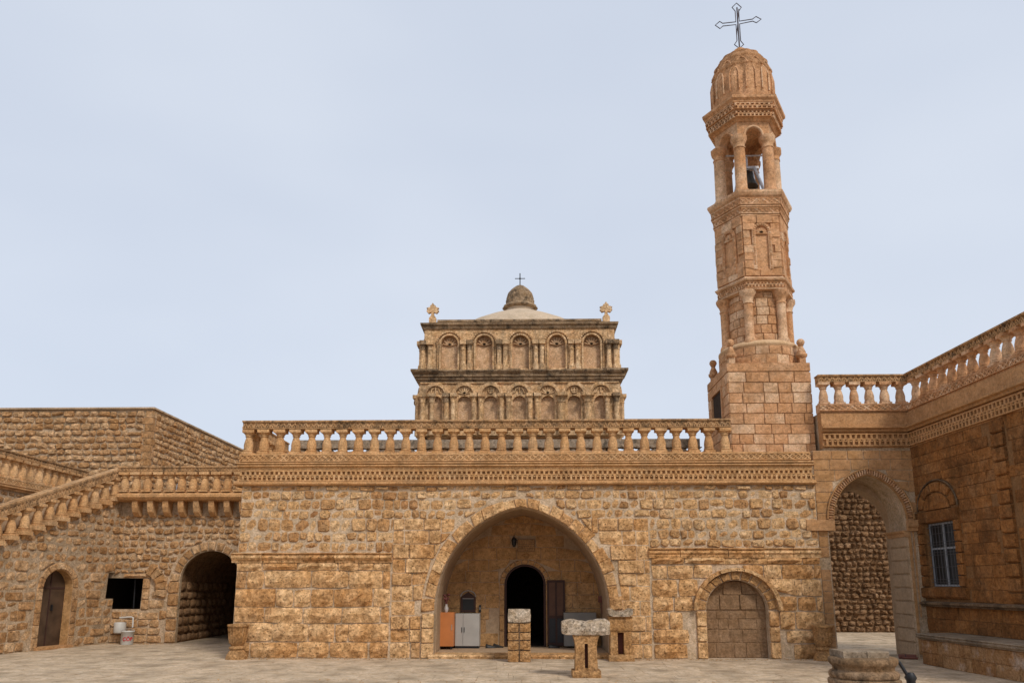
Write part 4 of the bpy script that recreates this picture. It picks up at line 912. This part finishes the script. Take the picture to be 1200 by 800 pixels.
for i in range(6): put_bal(BAL['wing'], ab, (6.98 + i * .36, .12, 5.76))
# rubble wall seen through the archway
pr = thing('rubble_wall', 'rough rubble wall at the back of the passage, seen through the right archway', 'wall', (11.3, 9.8, 0))
RF = Fr((0, 9.8, 0))
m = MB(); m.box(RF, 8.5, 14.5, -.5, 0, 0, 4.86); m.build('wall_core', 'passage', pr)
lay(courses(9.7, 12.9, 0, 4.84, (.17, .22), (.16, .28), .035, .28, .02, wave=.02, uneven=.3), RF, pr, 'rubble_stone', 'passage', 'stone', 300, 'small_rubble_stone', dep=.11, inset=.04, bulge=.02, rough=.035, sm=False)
m = MB(); m.mould(RF, 8.5, 14.5, [(-.6, 4.862), (.12, 4.862), (.12, 4.93), (-.6, 4.97)]); m.build('coping', 'roof', pr)

# ================================================================== RIGHT WING
wg = thing('right_wing', 'ochre stone wing on the right with barred window, quoined pilaster and carved cornice', 'building', (8.9, -3, 0))
WF = Fr((8.872, .24, 0), 0, (.0406, -.9992, 0)); WL = 7.2
ww = [(.46, 1.56), (1.60, 1.56), (1.60, 2.94), (.46, 2.94)]
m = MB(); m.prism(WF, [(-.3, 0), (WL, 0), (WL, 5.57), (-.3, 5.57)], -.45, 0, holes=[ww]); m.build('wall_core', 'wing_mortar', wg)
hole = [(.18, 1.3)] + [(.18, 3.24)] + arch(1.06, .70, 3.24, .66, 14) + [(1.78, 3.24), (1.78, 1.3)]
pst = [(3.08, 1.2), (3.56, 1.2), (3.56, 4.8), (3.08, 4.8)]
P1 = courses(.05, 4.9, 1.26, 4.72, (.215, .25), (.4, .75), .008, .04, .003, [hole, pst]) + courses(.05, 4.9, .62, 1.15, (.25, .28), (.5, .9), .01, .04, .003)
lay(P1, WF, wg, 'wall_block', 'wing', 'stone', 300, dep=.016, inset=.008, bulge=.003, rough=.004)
P1 = courses(4.92, WL, .0, 4.72, (.215, .25), (.4, .75), .008, .04, .003)
lay(P1, WF, wg, 'wall_block', 'wing', 'stone', 0, 'wall_blocks', dep=.016, inset=.008, bulge=.003, rough=.004)
wing_bands(WF, .12, WL, wg, 'arch')
# pilaster of quoins
z = 1.45
while z < 4.7:
    h = .272; m = MB(); m.mould(WF, 3.14, 3.50, [(-.01, z + .02), (.035, z + .02), (.06, z + .045), (.06, z + h - .012), (-.01, z + h - .012)]); m.build('quoin_block', 'wing', wg); z += h
m = MB(); m.mould(WF, 3.12, 3.52, [(0, 1.27), (.03, 1.27), (.07, 1.36), (.08, 1.44), (0, 1.455)]); m.build('pilaster_bracket', 'wing', wg)
# window: surround, lintel arch, voussoirs, frame, grille
sur = []
z = 1.56
while z < 2.9:
    for a, b in ((.2, .455), (1.605, 1.80)):
        m = MB(); m.mould(WF, a, b, [(-.01, z + .012), (.04, z + .012), (.055, z + .025), (.055, z + .223), (-.01, z + .226)]); m.build('surround_block', 'wing', wg)
    z += .231
m = MB(); m.mould(WF, .18, 1.84, [(-.01, 1.32), (.06, 1.32), (.09, 1.36), (.09, 1.53), (-.01, 1.556)]); m.build('window_sill', 'wing', wg)
m = MB(); m.mould(WF, .2, 1.80, [(-.01, 2.95), (.05, 2.95), (.06, 2.97), (.06, 3.19), (-.01, 3.2)]); m.build('lintel', 'wing', wg)
m = MB(); m.prism(WF, [(.55, 3.22)] + arch(1.03, .48, 3.23, .34, 14)[0:] + [(1.51, 3.22)], 0, .05); m.build('tympanum', 'wing', wg)
ring(WF, wg, 1.03, .50, 3.23, .36, .24, 5, 'wing', .05, .022)
m = MB(); m.tube([WF.P(p[0], .03, p[1]) for p in arch(1.03, .77, 3.23, .62, 16)], .022, 5); m.build('arch_hood', 'ledge', wg)
win = MB()
for a in ((.47, 1.59, 1.57, 1.61), (.47, 1.59, 2.89, 2.93), (.47, .51, 1.611, 2.889), (1.55, 1.59, 1.611, 2.889), (.511, 1.549, 2.36, 2.40)): win.box(WF, a[0], a[1], -.12, -.07, a[2], a[3])
win.box(WF, 1.01, 1.05, -.12, -.06, 1.611, 2.359); win.box(WF, 1.01, 1.05, -.12, -.06, 2.401, 2.889)
wo = win.build('window', 'winframe', wg)
for a in ((.511, 1.009, 1.611, 2.359), (1.051, 1.549, 1.611, 2.359), (.511, 1.009, 2.401, 2.889), (1.051, 1.549, 2.401, 2.889)):
    m = MB(); m.box(WF, a[0], a[1], -.11, -.09, a[2], a[3]); m.build('pane', 'glass', wo)
m = MB()
for i in range(9): u = .54 + i * .12; m.tube([WF.P(u, -.035, 1.58), WF.P(u, -.035, 2.92)], .006, 4)
for z in (1.66, 1.72, 1.98, 2.24, 2.30, 2.46, 2.52, 2.70, 2.84): m.tube([WF.P(.47, -.03, z), WF.P(1.59, -.03, z)], .006, 4)
m.build('grille', 'grille', wo)
m = MB()
for q in ((.2, 2.0, -2.0, -1.98, 1.2, 3.3), (.2, .22, -1.98, -.452, 1.2, 3.3), (1.98, 2.0, -1.98, -.452, 1.2, 3.3), (.22, 1.98, -1.98, -.452, 3.28, 3.3), (.22, 1.98, -1.98, -.452, 1.2, 1.22)): m.box(WF, *q)
m.build('dark_room', 'dark', wg)
m = MB(); m.mould(WF, -.35, WL, [(-.02, 1.14), (.10, 1.14), (.12, 1.17), (.16, 1.19), (.16, 1.225), (.05, 1.25), (-.02, 1.25)]); m.build('ledge', 'ledge', wg)
rb = thing('wing_balustrade', 'balustrade along the roof edge of the right wing, receding toward the viewer', 'balustrade', (9, -3, 5.57))
rbf = Fr((8.88 + .1, .04, 0), 0, (.0406, -.9992, 0))
rail_parts(rbf, rb, .05, WL, 6.47, .19, 5.77, 5.57, .22, 'rail', 'tower')
for i in range(19):
    p = rbf.P(.28 + i * .36, 0, 0); put_bal(BAL['wing'], rb, (p.x, p.y, 5.76), radians(-2.3))
m = MB(); m.box(WF, .3, WL, -3.5, -.5, 5.4, 5.56); m.build('roof_terrace', 'soffit', wg)
# bench
bn = thing('stone_bench', 'long built-in stone bench along the foot of the right wing, stained side with white patches', 'bench', (8.5, -3, 0))
u = 1.20; tops = []
while u < WL:
    l = min(R.uniform(.8, 1.2), WL - u); m = MB()
    m.mould(WF, u, u + l - .008, [(.02, .50), (.80, .50), (.80, .52), (.85, .535), (.86, .56), (.84, .575), (.86, .60), (.84, .615), (.02, .62)]); m.build('seat_slab', 'benchtop', bn); u += l
m = MB(); m.box(WF, 1.26, WL, .02, .775, 0, .499); m.build('bench_core', 'benchside', bn)
BF = Fr(WF.P(0, .775, 0), 0, WF.U)
lay(courses(1.26, 5.0, 0, .49, (.24, .25), (.5, .95), .008, .04, .004), BF, bn, 'side_block', 'benchside', 'stone', 300, dep=.014, inset=.01, bulge=.003, rough=.006)

# ================================================================== LEFT: recessed wall with passage, landing, stairs
LY = 4.3
LF = Fr((0, LY, 0))
lw = thing('recessed_wall', 'rubble wall under the landing with a dark arched passage and small square window', 'wall', (-9, LY, 0))
LA = (-9.03, .86, 1.70, .86)
wn = [(-12.2, .93), (-10.96, .93), (-10.94, 1.78), (-12.2, 1.80)]
m = MB(); m.prism(LF, [(-12.4, 0), (LA[0] - LA[1], 0)] + arch(*LA, 16) + [(LA[0] + LA[1], 0), (-6.7, 0), (-6.7, 3.95), (-12.4, 3.95)], -.12, 0, holes=[wn]); m.build('wall_core', 'leftmortar', lw)
op = opening(LA[0], LA[1] + .30, LA[2], LA[3] + .28, -.1)
wh = [(-11.75, .88), (-10.72, .88), (-10.72, 1.93), (-11.75, 1.93)]
Q = courses(-11.76, -6.75, 0, 1.2, (.19, .27), (.28, .6), .03, .18, .016, [op, wh], wave=.01, uneven=.2) + courses(-11.76, -6.75, 1.2, 3.6, (.17, .23), (.15, .30), .035, .28, .018, [op, wh], wave=.02, uneven=.4)
lay(Q, LF, lw, 'rubble_stone', 'leftrub', 'stone', 300, 'small_rubble_stone', dep=.045, inset=.03, bulge=.015, rough=.014, sm=False)
ring(LF, lw, LA[0], LA[1], LA[2], LA[3], .27, 13, 'leftrub', .05, .03, jit=.03)
for k in range(5):
    m = MB(); stone(m, LF, cell(LA[0] - LA[1] - .3, LA[0] - LA[1] - .01, k * .34 + .015, k * .34 + .325, .1, .008), -.02, .07, .03, .01, .008); m.build('jamb_stone', 'leftrub', lw)
m = MB(); rock(m, LF, cell(-11.5, -10.72, 1.80, 1.92, .1, .006), -.02, .1, .01); m.build('window_lintel', 'leftrub', lw)
for k, h in enumerate((.28, .30, .28)):
    m = MB(); stone(m, LF, cell(-10.93, -10.73, .92 + k * .29, .92 + k * .29 + .275, .08, .006), -.02, .06, .02, .005, .005); m.build('window_jamb_stone', 'leftrub', lw)
m = MB()
for q in ((-12.35, -10.65, -2.2, -2.18, .6, 2.2), (-12.35, -12.33, -2.18, -.122, .6, 2.2), (-10.67, -10.65, -2.18, -.122, .6, 2.2), (-12.33, -10.67, -2.18, -.122, 2.18, 2.2), (-12.33, -10.67, -2.18, -.122, .6, .62)): m.box(LF, *q)
m.build('window_recess', 'dark', lw)
m = MB(); m.tube([LF.P(-11.3, -.3, .94), LF.P(-11.32, -.3, 1.78)], .02, 5); m.build('window_bar', 'black', lw)
# remains of a blocked arch beside the window
for k in range(5):
    a = radians(62 - 17 * k); c = (-11.0 + .62 * cos(a), 1.45 + .62 * sin(a)); 
    dx, dz = cos(a) * .15, sin(a) * .15; tx, tz = -sin(a) * .085, cos(a) * .085
    q = [(c[0] - dx - tx, c[1] - dz - tz), (c[0] + dx - tx * 1.3, c[1] + dz - tz * 1.3), (c[0] + dx + tx * 1.3, c[1] + dz + tz * 1.3), (c[0] - dx + tx, c[1] - dz + tz)]
    m = MB(); stone(m, LF, q, -.02, .13, .03, .01, .01); m.build('old_arch_stone', 'leftrub', lw)
# tunnel behind the arch
m = MB()
to_ = [(LA[0] - LA[1] - .05, 0)] + arch(LA[0], LA[1] + .05, LA[2], LA[3] + .05, 14) + [(LA[0] + LA[1] + .05, 0)]
vs = [LF.P(p[0], -.122, p[1]) for p in to_] + [LF.P(p[0], -5.5, p[1]) for p in to_]; n = len(to_)
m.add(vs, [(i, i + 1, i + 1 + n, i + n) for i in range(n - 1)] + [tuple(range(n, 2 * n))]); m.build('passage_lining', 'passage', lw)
TLf = Fr((LA[0] - LA[1] - .05, LY + 5.5, 0), 0, (0, -1, 0)); TLf.N = Vector((1, 0, 0)); 
TLf = Fr((LA[0] - LA[1] - .05, LY + .12, 0), 0, (0, 1, 0))
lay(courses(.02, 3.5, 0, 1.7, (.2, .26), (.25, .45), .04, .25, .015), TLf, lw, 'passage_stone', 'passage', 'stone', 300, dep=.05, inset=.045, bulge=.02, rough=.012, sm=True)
# landing
ld = thing('stair_landing', 'stone landing slab carried on seven curved corbels above the dark passage', 'landing', (-9.3, 4, 3.95))
m = MB(); m.mould(Fr((0, 3.95, 0)), -11.75, -6.74, [(-6, 3.95), (-.02, 3.95), (.06, 3.98), (.12, 4.05), (.12, 4.12), (.07, 4.17), (-.02, 4.2), (-6, 4.2)]); m.build('landing_slab', 'carved', ld)
for i in range(8):
    u = -11.22 + i * .44; f_ = Fr((0, 3.95, 0)); m = MB()
    m.mould(f_, u - .08, u + .08, [(-.34, 3.95), (-.34, 3.52), (-.2, 3.54), (-.08, 3.64), (-.02, 3.78), (0, 3.949)][::-1]); m.build('corbel', 'carved', ld)
lb = thing('landing_balustrade', 'horizontal balustrade of the landing between the stairs and the facade corner', 'balustrade', (-9.3, 3.95, 4.2))
lbf = Fr((0, 3.98, 0))
m = MB(); m.box(lbf, -11.75, -6.76, -.11, .09, 4.76, 4.90); m.box(lbf, -11.76, -6.76, -.13, .13, 4.90, 4.94); m.build('handrail', 'rail', lb)
m = MB(); band_zig(m, lbf, -11.75, -6.76, 4.76, 4.90, .09, .12, .1); m.build('rail_carving', 'rail', lb, kind='stuff')
for i in range(15): put_bal(BAL['fat'], lb, (-11.55 + i * .33, 3.97, 4.2))
ob = thing('plastic_bottle', 'small grey-blue bottle standing between balusters of the landing', 'bottle', (-10.06, 3.98, 4.2))
m = MB(); m.lathe((-10.055, 4.02, 4.2), [(.035, 0), (.04, .02), (.04, .17), (.018, .22), (.018, .25)], 10); m.build('bottle_body', 'winframe', ob)
m = MB(); m.lathe((-10.055, 4.02, 4.45), [(.022, 0), (.022, .03)], 8); m.build('cap', 'black', ob)
# stair wall
st = thing('stair_wall', 'rubble wall carrying the outer stair on the left, with an arched brown door', 'wall', (-12.1, 2.5, 0))
P0 = Vector((-12.46, .82, 0)); P1_ = Vector((-11.76, 4.3, 0)); SU = (P1_ - P0).normalized(); UE = (P1_ - P0).length
SF = Fr(P0, 0, SU)
def ztop(u): return 2.56 + .395 * (u + .37)
DR = (1.53, .50, 1.52, .48)
outl = [(-3.2, 0), (DR[0] - DR[1], 0)] + arch(*DR, 14) + [(DR[0] + DR[1], 0), (UE, 0), (UE, 1.22), (UE - .30, 1.22), (UE - .26, 1.95), (UE, 1.95), (UE, ztop(UE)), (-3.2, ztop(-3.2))]
m = MB(); m.prism(SF, outl, -1.5, 0); m.build('wall_core', 'leftmortar', st)
op = opening(DR[0], DR[1] + .2, DR[2], DR[3] + .2, -.1); kp = [(-3.2, 0), (UE - .01, 0), (UE - .01, ztop(UE) - .02), (-3.2, ztop(-3.2) - .02)]
nt_ = [(UE - .32, 1.20), (UE + .2, 1.20), (UE + .2, 1.97), (UE - .28, 1.97)]
m = MB(); m.box(SF, UE - .5, UE + .1, -1.45, -.75, 1.1, 2.1); m.build('notch_shade_block', 'dark', st)  # near-black block added inside the notch so it stays dark
Q = courses(-1.6, UE, 0, 2.2, (.2, .29), (.24, .6), .03, .16, .012, [op, nt_], keep=kp, wave=.008, uneven=.2) + courses(-1.6, UE, 2.2, 4.2, (.17, .23), (.2, .38), .04, .28, .014, [op], keep=kp, wave=.01, uneven=.4)
lay(Q, SF, st, 'rubble_stone', 'leftrub', 'mixed', 300, 'small_rubble_stone', dep=.032, amp=.012, inset=.025, bulge=.01, rough=.01, sm=False)
ring(SF, st, DR[0], DR[1], DR[2], DR[3], .17, 7, 'leftrub', .03, .004)
for sx in (-1, 1):
    for k in range(5):
        c = DR[0] + sx * (DR[1] + .09); m = MB(); stone(m, SF, cell(c - .085, c + .085, k * .304 + .004, k * .304 + .3, .04, .002), -.02, .05, .01, .002, .002); m.build('jamb_stone', 'leftrub', st)
m = MB(); m.prism(SF, opening(DR[0], DR[1] - .002, DR[2], DR[3] - .002, .02, 14), -.28, -.24); dd = m.build('door', 'steel', st, 'arched brown metal door in deep reveal')
m = MB(); m.prism(SF, opening(DR[0], DR[1] - .001, DR[2], DR[3] - .001, .02, 14) + opening(DR[0], DR[1] - .02, DR[2], DR[3] - .02, .02, 14)[::-1], -.23, -.003); m.build('door_reveal', 'porch', st)
m = MB(); m.box(SF, DR[0] - .015, DR[0] + .015, -.24, -.225, .05, 1.95); m.box(SF, DR[0] - .49, DR[0] + .49, -.24, -.227, 1.50, 1.54); m.build('door_rib', 'doorwood', dd)
m = MB(); m.box(SF, DR[0] + .06, DR[0] + .09, -.224, -.18, .95, 1.1); m.build('handle', 'black', dd)
m = MB(); m.box(SF, DR[0] - .58, DR[0] + .58, -.23, .12, 0, .07); m.build('threshold', 'arch', st)
sb = thing('stair_balustrade', 'raked balustrade climbing the outer stair on the left, with pointed pendants under its balusters', 'balustrade', (-12.1, 2.5, 3))
RKF = Raked(SF.P(0, 0, 0), .385, SU)
m = MB(); m.box(RKF, -3.0, 3.32, -.12, .11, 3.38, 3.60); m.box(RKF, -3.0, 3.33, -.15, .15, 3.60, 3.655); m.build('handrail', 'rail', sb)
m = MB(); band_zig(m, RKF, -3.0, 3.32, 3.39, 3.59, .11, .14, .11); m.build('rail_carving', 'rail', sb, kind='stuff')
for i in range(17):
    u = 3.20 - i * .37; p = RKF.P(u, 0, 3.38 - .57); put_bal(BAL['pend'], sb, (p.x, p.y, p.z), atan2(SU.y, SU.x))
m = MB(); m.box(RKF, -3.1, UE - .02, -1.4, -.14, 2.75, 2.80); m.build('stair_slope', 'soffit', sb)
# steps behind the balustrade
m = MB()
for i in range(15): u = -2.2 + i * .4; m.box(SF, u, u + .4 if i < 14 else UE - .01, -1.45, -.15, ztop(u) - .2, ztop(u) + .26)
m.build('steps', 'soffit', st)
# upper balustrade along the left wing
lg = thing('left_wing_wall', 'plain plastered wall with moulded band behind the outer stair at far left', 'wall', (-14, 2.5, 0))
GF = Fr((-14.0, 0, 0), 0, (0, 1, 0))
m = MB(); m.box(GF, -4, 6.3, -3, 0, 0, 4.1); m.build('wall_core', 'leftmortar', lg)
m = MB(); m.mould(GF, -4, 6.3, [(-.1, 4.1), (.05, 4.1), (.06, 4.14), (.12, 4.17), (.12, 4.21), (0, 4.22), (-.1, 4.22)]); m.build('band_moulding', 'carved', lg)
lay(courses(-1, 6.2, 3.3, 4.08, (.2, .25), (.25, .4), .05, .25, .015), GF, lg, 'rubble_stone', 'leftrub', 'stone', 300, dep=.015, inset=.03, bulge=.01, rough=.008, sm=True)
ub = thing('upper_balustrade', 'upper balustrade at far left, behind the stair rail and in front of the rubble building', 'balustrade', (-14, 2.5, 4.2))
ubf = Fr((-14.05, 0, 0), 0, (0, 1, 0))
rail_parts(ubf, ub, -4, 6.2, 5.14, .18, 4.44, 4.221, .22, 'rail', 'carved')
for i in range(28): put_bal(BAL['fat'], ub, (-14.05, 6.05 - i * .36, 4.42), pi / 2)
# rubble building at the back left
rbld = thing('rubble_building', 'plain flat-topped rubble building at the back left, its corner facing the courtyard', 'building', (-14, 12, 0))
m = MB(); m.box(W0, -26, -13.47, -21, -9, 0, 7.8); m.build('wall_core', 'leftmortar', rbld)
QF = Fr((0, 9, 0)); QR = Fr((-13.47, 9, 0), 90)
lay(courses(-21, -13.75, 4.5, 7.74, (.2, .26), (.22, .46), .035, .24, .02, wave=.014, uneven=.25), QF, rbld, 'rubble_stone', 'leftrub', 'stone', 300, 'small_rubble_stone', dep=.065, inset=.035, bulge=.02, rough=.022, sm=False)
lay(courses(.25, 9.5, 4.5, 7.74, (.2, .26), (.22, .46), .035, .24, .02, wave=.014, uneven=.25), QR, rbld, 'side_rubble_stone', 'leftrub', 'stone', 300, 'small_rubble_stone', dep=.065, inset=.035, bulge=.02, rough=.022, sm=False)
for k in range(13):
    z = 4.5 + k * .25; m = MB(); l = .34 if k % 2 else .24; m.box(W0, -13.47 - l, -13.43, -9.24 + (.1 if k % 2 else 0), -8.975, z + .01, z + .24); m.build('corner_stone', 'leftrub', rbld)
m = MB(); m.box(W0, -26.1, -13.38, -21, -8.9, 7.8, 7.86); m.build('coping', 'leftmortar', rbld)

# ================================================================== BUCKETS
def can(x, y, z0, lab, txt, rz=0):
    t = thing('bin', lab, 'bin', (x, y, z0), 'white bins below the small window')
    m = MB(); m.lathe((x, y, z0), [(.155, 0), (.16, .01), (.165, .33), (.175, .335), (.175, .36), (.16, .362), (.155, .34), (.02, .33)], 20); b = m.build('drum', 'white', t)
    m = MB(); m.tube([(x + .172 * cos(a), y - .01, z0 + .35 + .07 * sin(a)) for a in [pi * i / 8 for i in range(9)]], .006, 4); m.build('handle', 'grey', b)
    cu = bpy.data.curves.new('lettering', 'FONT'); cu.body = txt; cu.size = .13; cu.extrude = .002; cu.align_x = 'CENTER'; cu.offset = .004
    o = bpy.data.objects.new('lettering', cu); COL.objects.link(o); o.location = (0, -.168, .11); o.rotation_euler = (pi / 2, 0, 0); o.parent = t
    cu.materials.append(M['red']); bpy.context.view_layer.update()
    me = bpy.data.meshes.new_from_object(o.evaluated_get(bpy.context.evaluated_depsgraph_get()))
    for v in me.vertices:
        a = v.co.x / .17; d = v.co.z; v.co.x = (.168 + d) * sin(a); v.co.z = (.168 + d) * cos(a) - .168 + .002
    n = bpy.data.objects.new('lettering', me); COL.objects.link(n); n.location = o.location; n.rotation_euler = o.rotation_euler; n.parent = b
    n.location = (0, -.168, .11); bpy.data.objects.remove(o); t.rotation_euler[2] = radians(30)
    return t
can(-11.02, 3.86, 0, 'white round bin with red letters, standing on the ground under the small window', 'ÇÖP')
t = thing('wall_tank', 'small white tank with a bent pipe on the wall above the white bin', 'tank', (-11.35, 4.1, .3)); TZ = -.08
m = MB(); m.lathe((-11.38, 4.1, TZ), [(.02, .36), (.15, .37), (.16, .40), (.16, .64), (.15, .66), (.02, .67)], 16); m.build('tank', 'white', t)
m = MB(); m.tube([(-11.35, 3.98, .71), (-11.02, 3.98, .73), (-10.97, 3.98, .71), (-10.96, 3.98, .45)], .022, 8); m.build('pipe', 'white', t)
m = MB(); m.tube([(-11.30, 4.08, .36), (-11.30, 4.08, .0)], .02, 6); m.build('drain_pipe', 'grey', t)

# ================================================================== WELLHEAD and ironwork in the foreground
wx, wy = 3.79, -8.55
t = thing('wellhead', 'round moulded stone wellhead with two lid slabs, nearest thing in the courtyard', 'well', (wx, wy, 0)); t.scale = (.9, .9, 1.075)
m = MB(); m.lathe((wx, wy, 0), [(.50, 0), (.50, .10), (.44, .16), (.405, .2), (.40, .42), (.41, .46)], 48); m.build('shaft', 'well', t)
m = MB(); m.lathe((wx, wy, 0), [(.40, .46), (.425, .47), (.43, .50), (.425, .52), (.39, .535)], 48); m.build('lower_moulding', 'well', t)
m = MB(); m.lathe((wx, wy, 0), [(.385, .535), (.41, .545), (.415, .58), (.40, .60), (.375, .61), (.36, .62)], 48); m.build('middle_moulding', 'well', t)
m = MB(); m.lathe((wx, wy, 0), [(.36, .62), (.365, .65), (.39, .67), (.405, .685), (.41, .71), (.405, .735), (.38, .745), (.1, .745)], 48); m.build('rim', 'well', t)
for a, b in ((-.29, -.004), (.004, .27)):
    m = MB(); m.mould(Fr((wx - .02, wy - .2, 0)), a, b, [(-.46, .746), (-.0, .746), (.0, .80), (-.012, .81), (-.46, .81)]); m.build('lid_slab', 'benchtop', t)
m = MB(); rr = random.Random(2)
for i in range(40): a = 2 * pi * i / 40; m.tube([(wx + .405 * cos(a), wy + .405 * sin(a), .22), (wx + .408 * cos(a), wy + .408 * sin(a), .40)], .014, 5)
m.build('fluting', 'well', t, kind='stuff')
t = thing('iron_lever', 'black iron lever on a round foot beside the wellhead', 'iron fitting', (4.65, -7.9, 0))
m = MB(); m.lathe((4.62, -7.9, 0), [(.16, 0), (.16, .03), (.12, .08), (.07, .2), (.05, .46), (.07, .5), (.04, .56)], 14); m.build('foot', 'black', t)
m = MB(); m.tube([(4.60, -7.9, .5), (4.50, -7.9, .68), (4.47, -7.9, .69)], .022, 6); m.lathe((4.46, -7.9, .69), [(.01, -.03), (.035, 0), (.01, .03)], 8); m.build('lever_arm', 'black', t)
t = thing('doormat', 'small dark rolled mat at the foot of the archway pier', 'mat', (8.3, -.2, 0))
m = MB(); m.tube([(8.18, .1, .05), (8.52, .02, .05)], .05, 10); m.tube([(8.2, -.02, .03), (8.5, -.1, .03)], .028, 8); m.build('roll', 'rust', t)
m = MB(); m.tube([(8.30, .07, .05), (8.315, .067, .05)], .054, 10); m.build('tie', 'black', t)
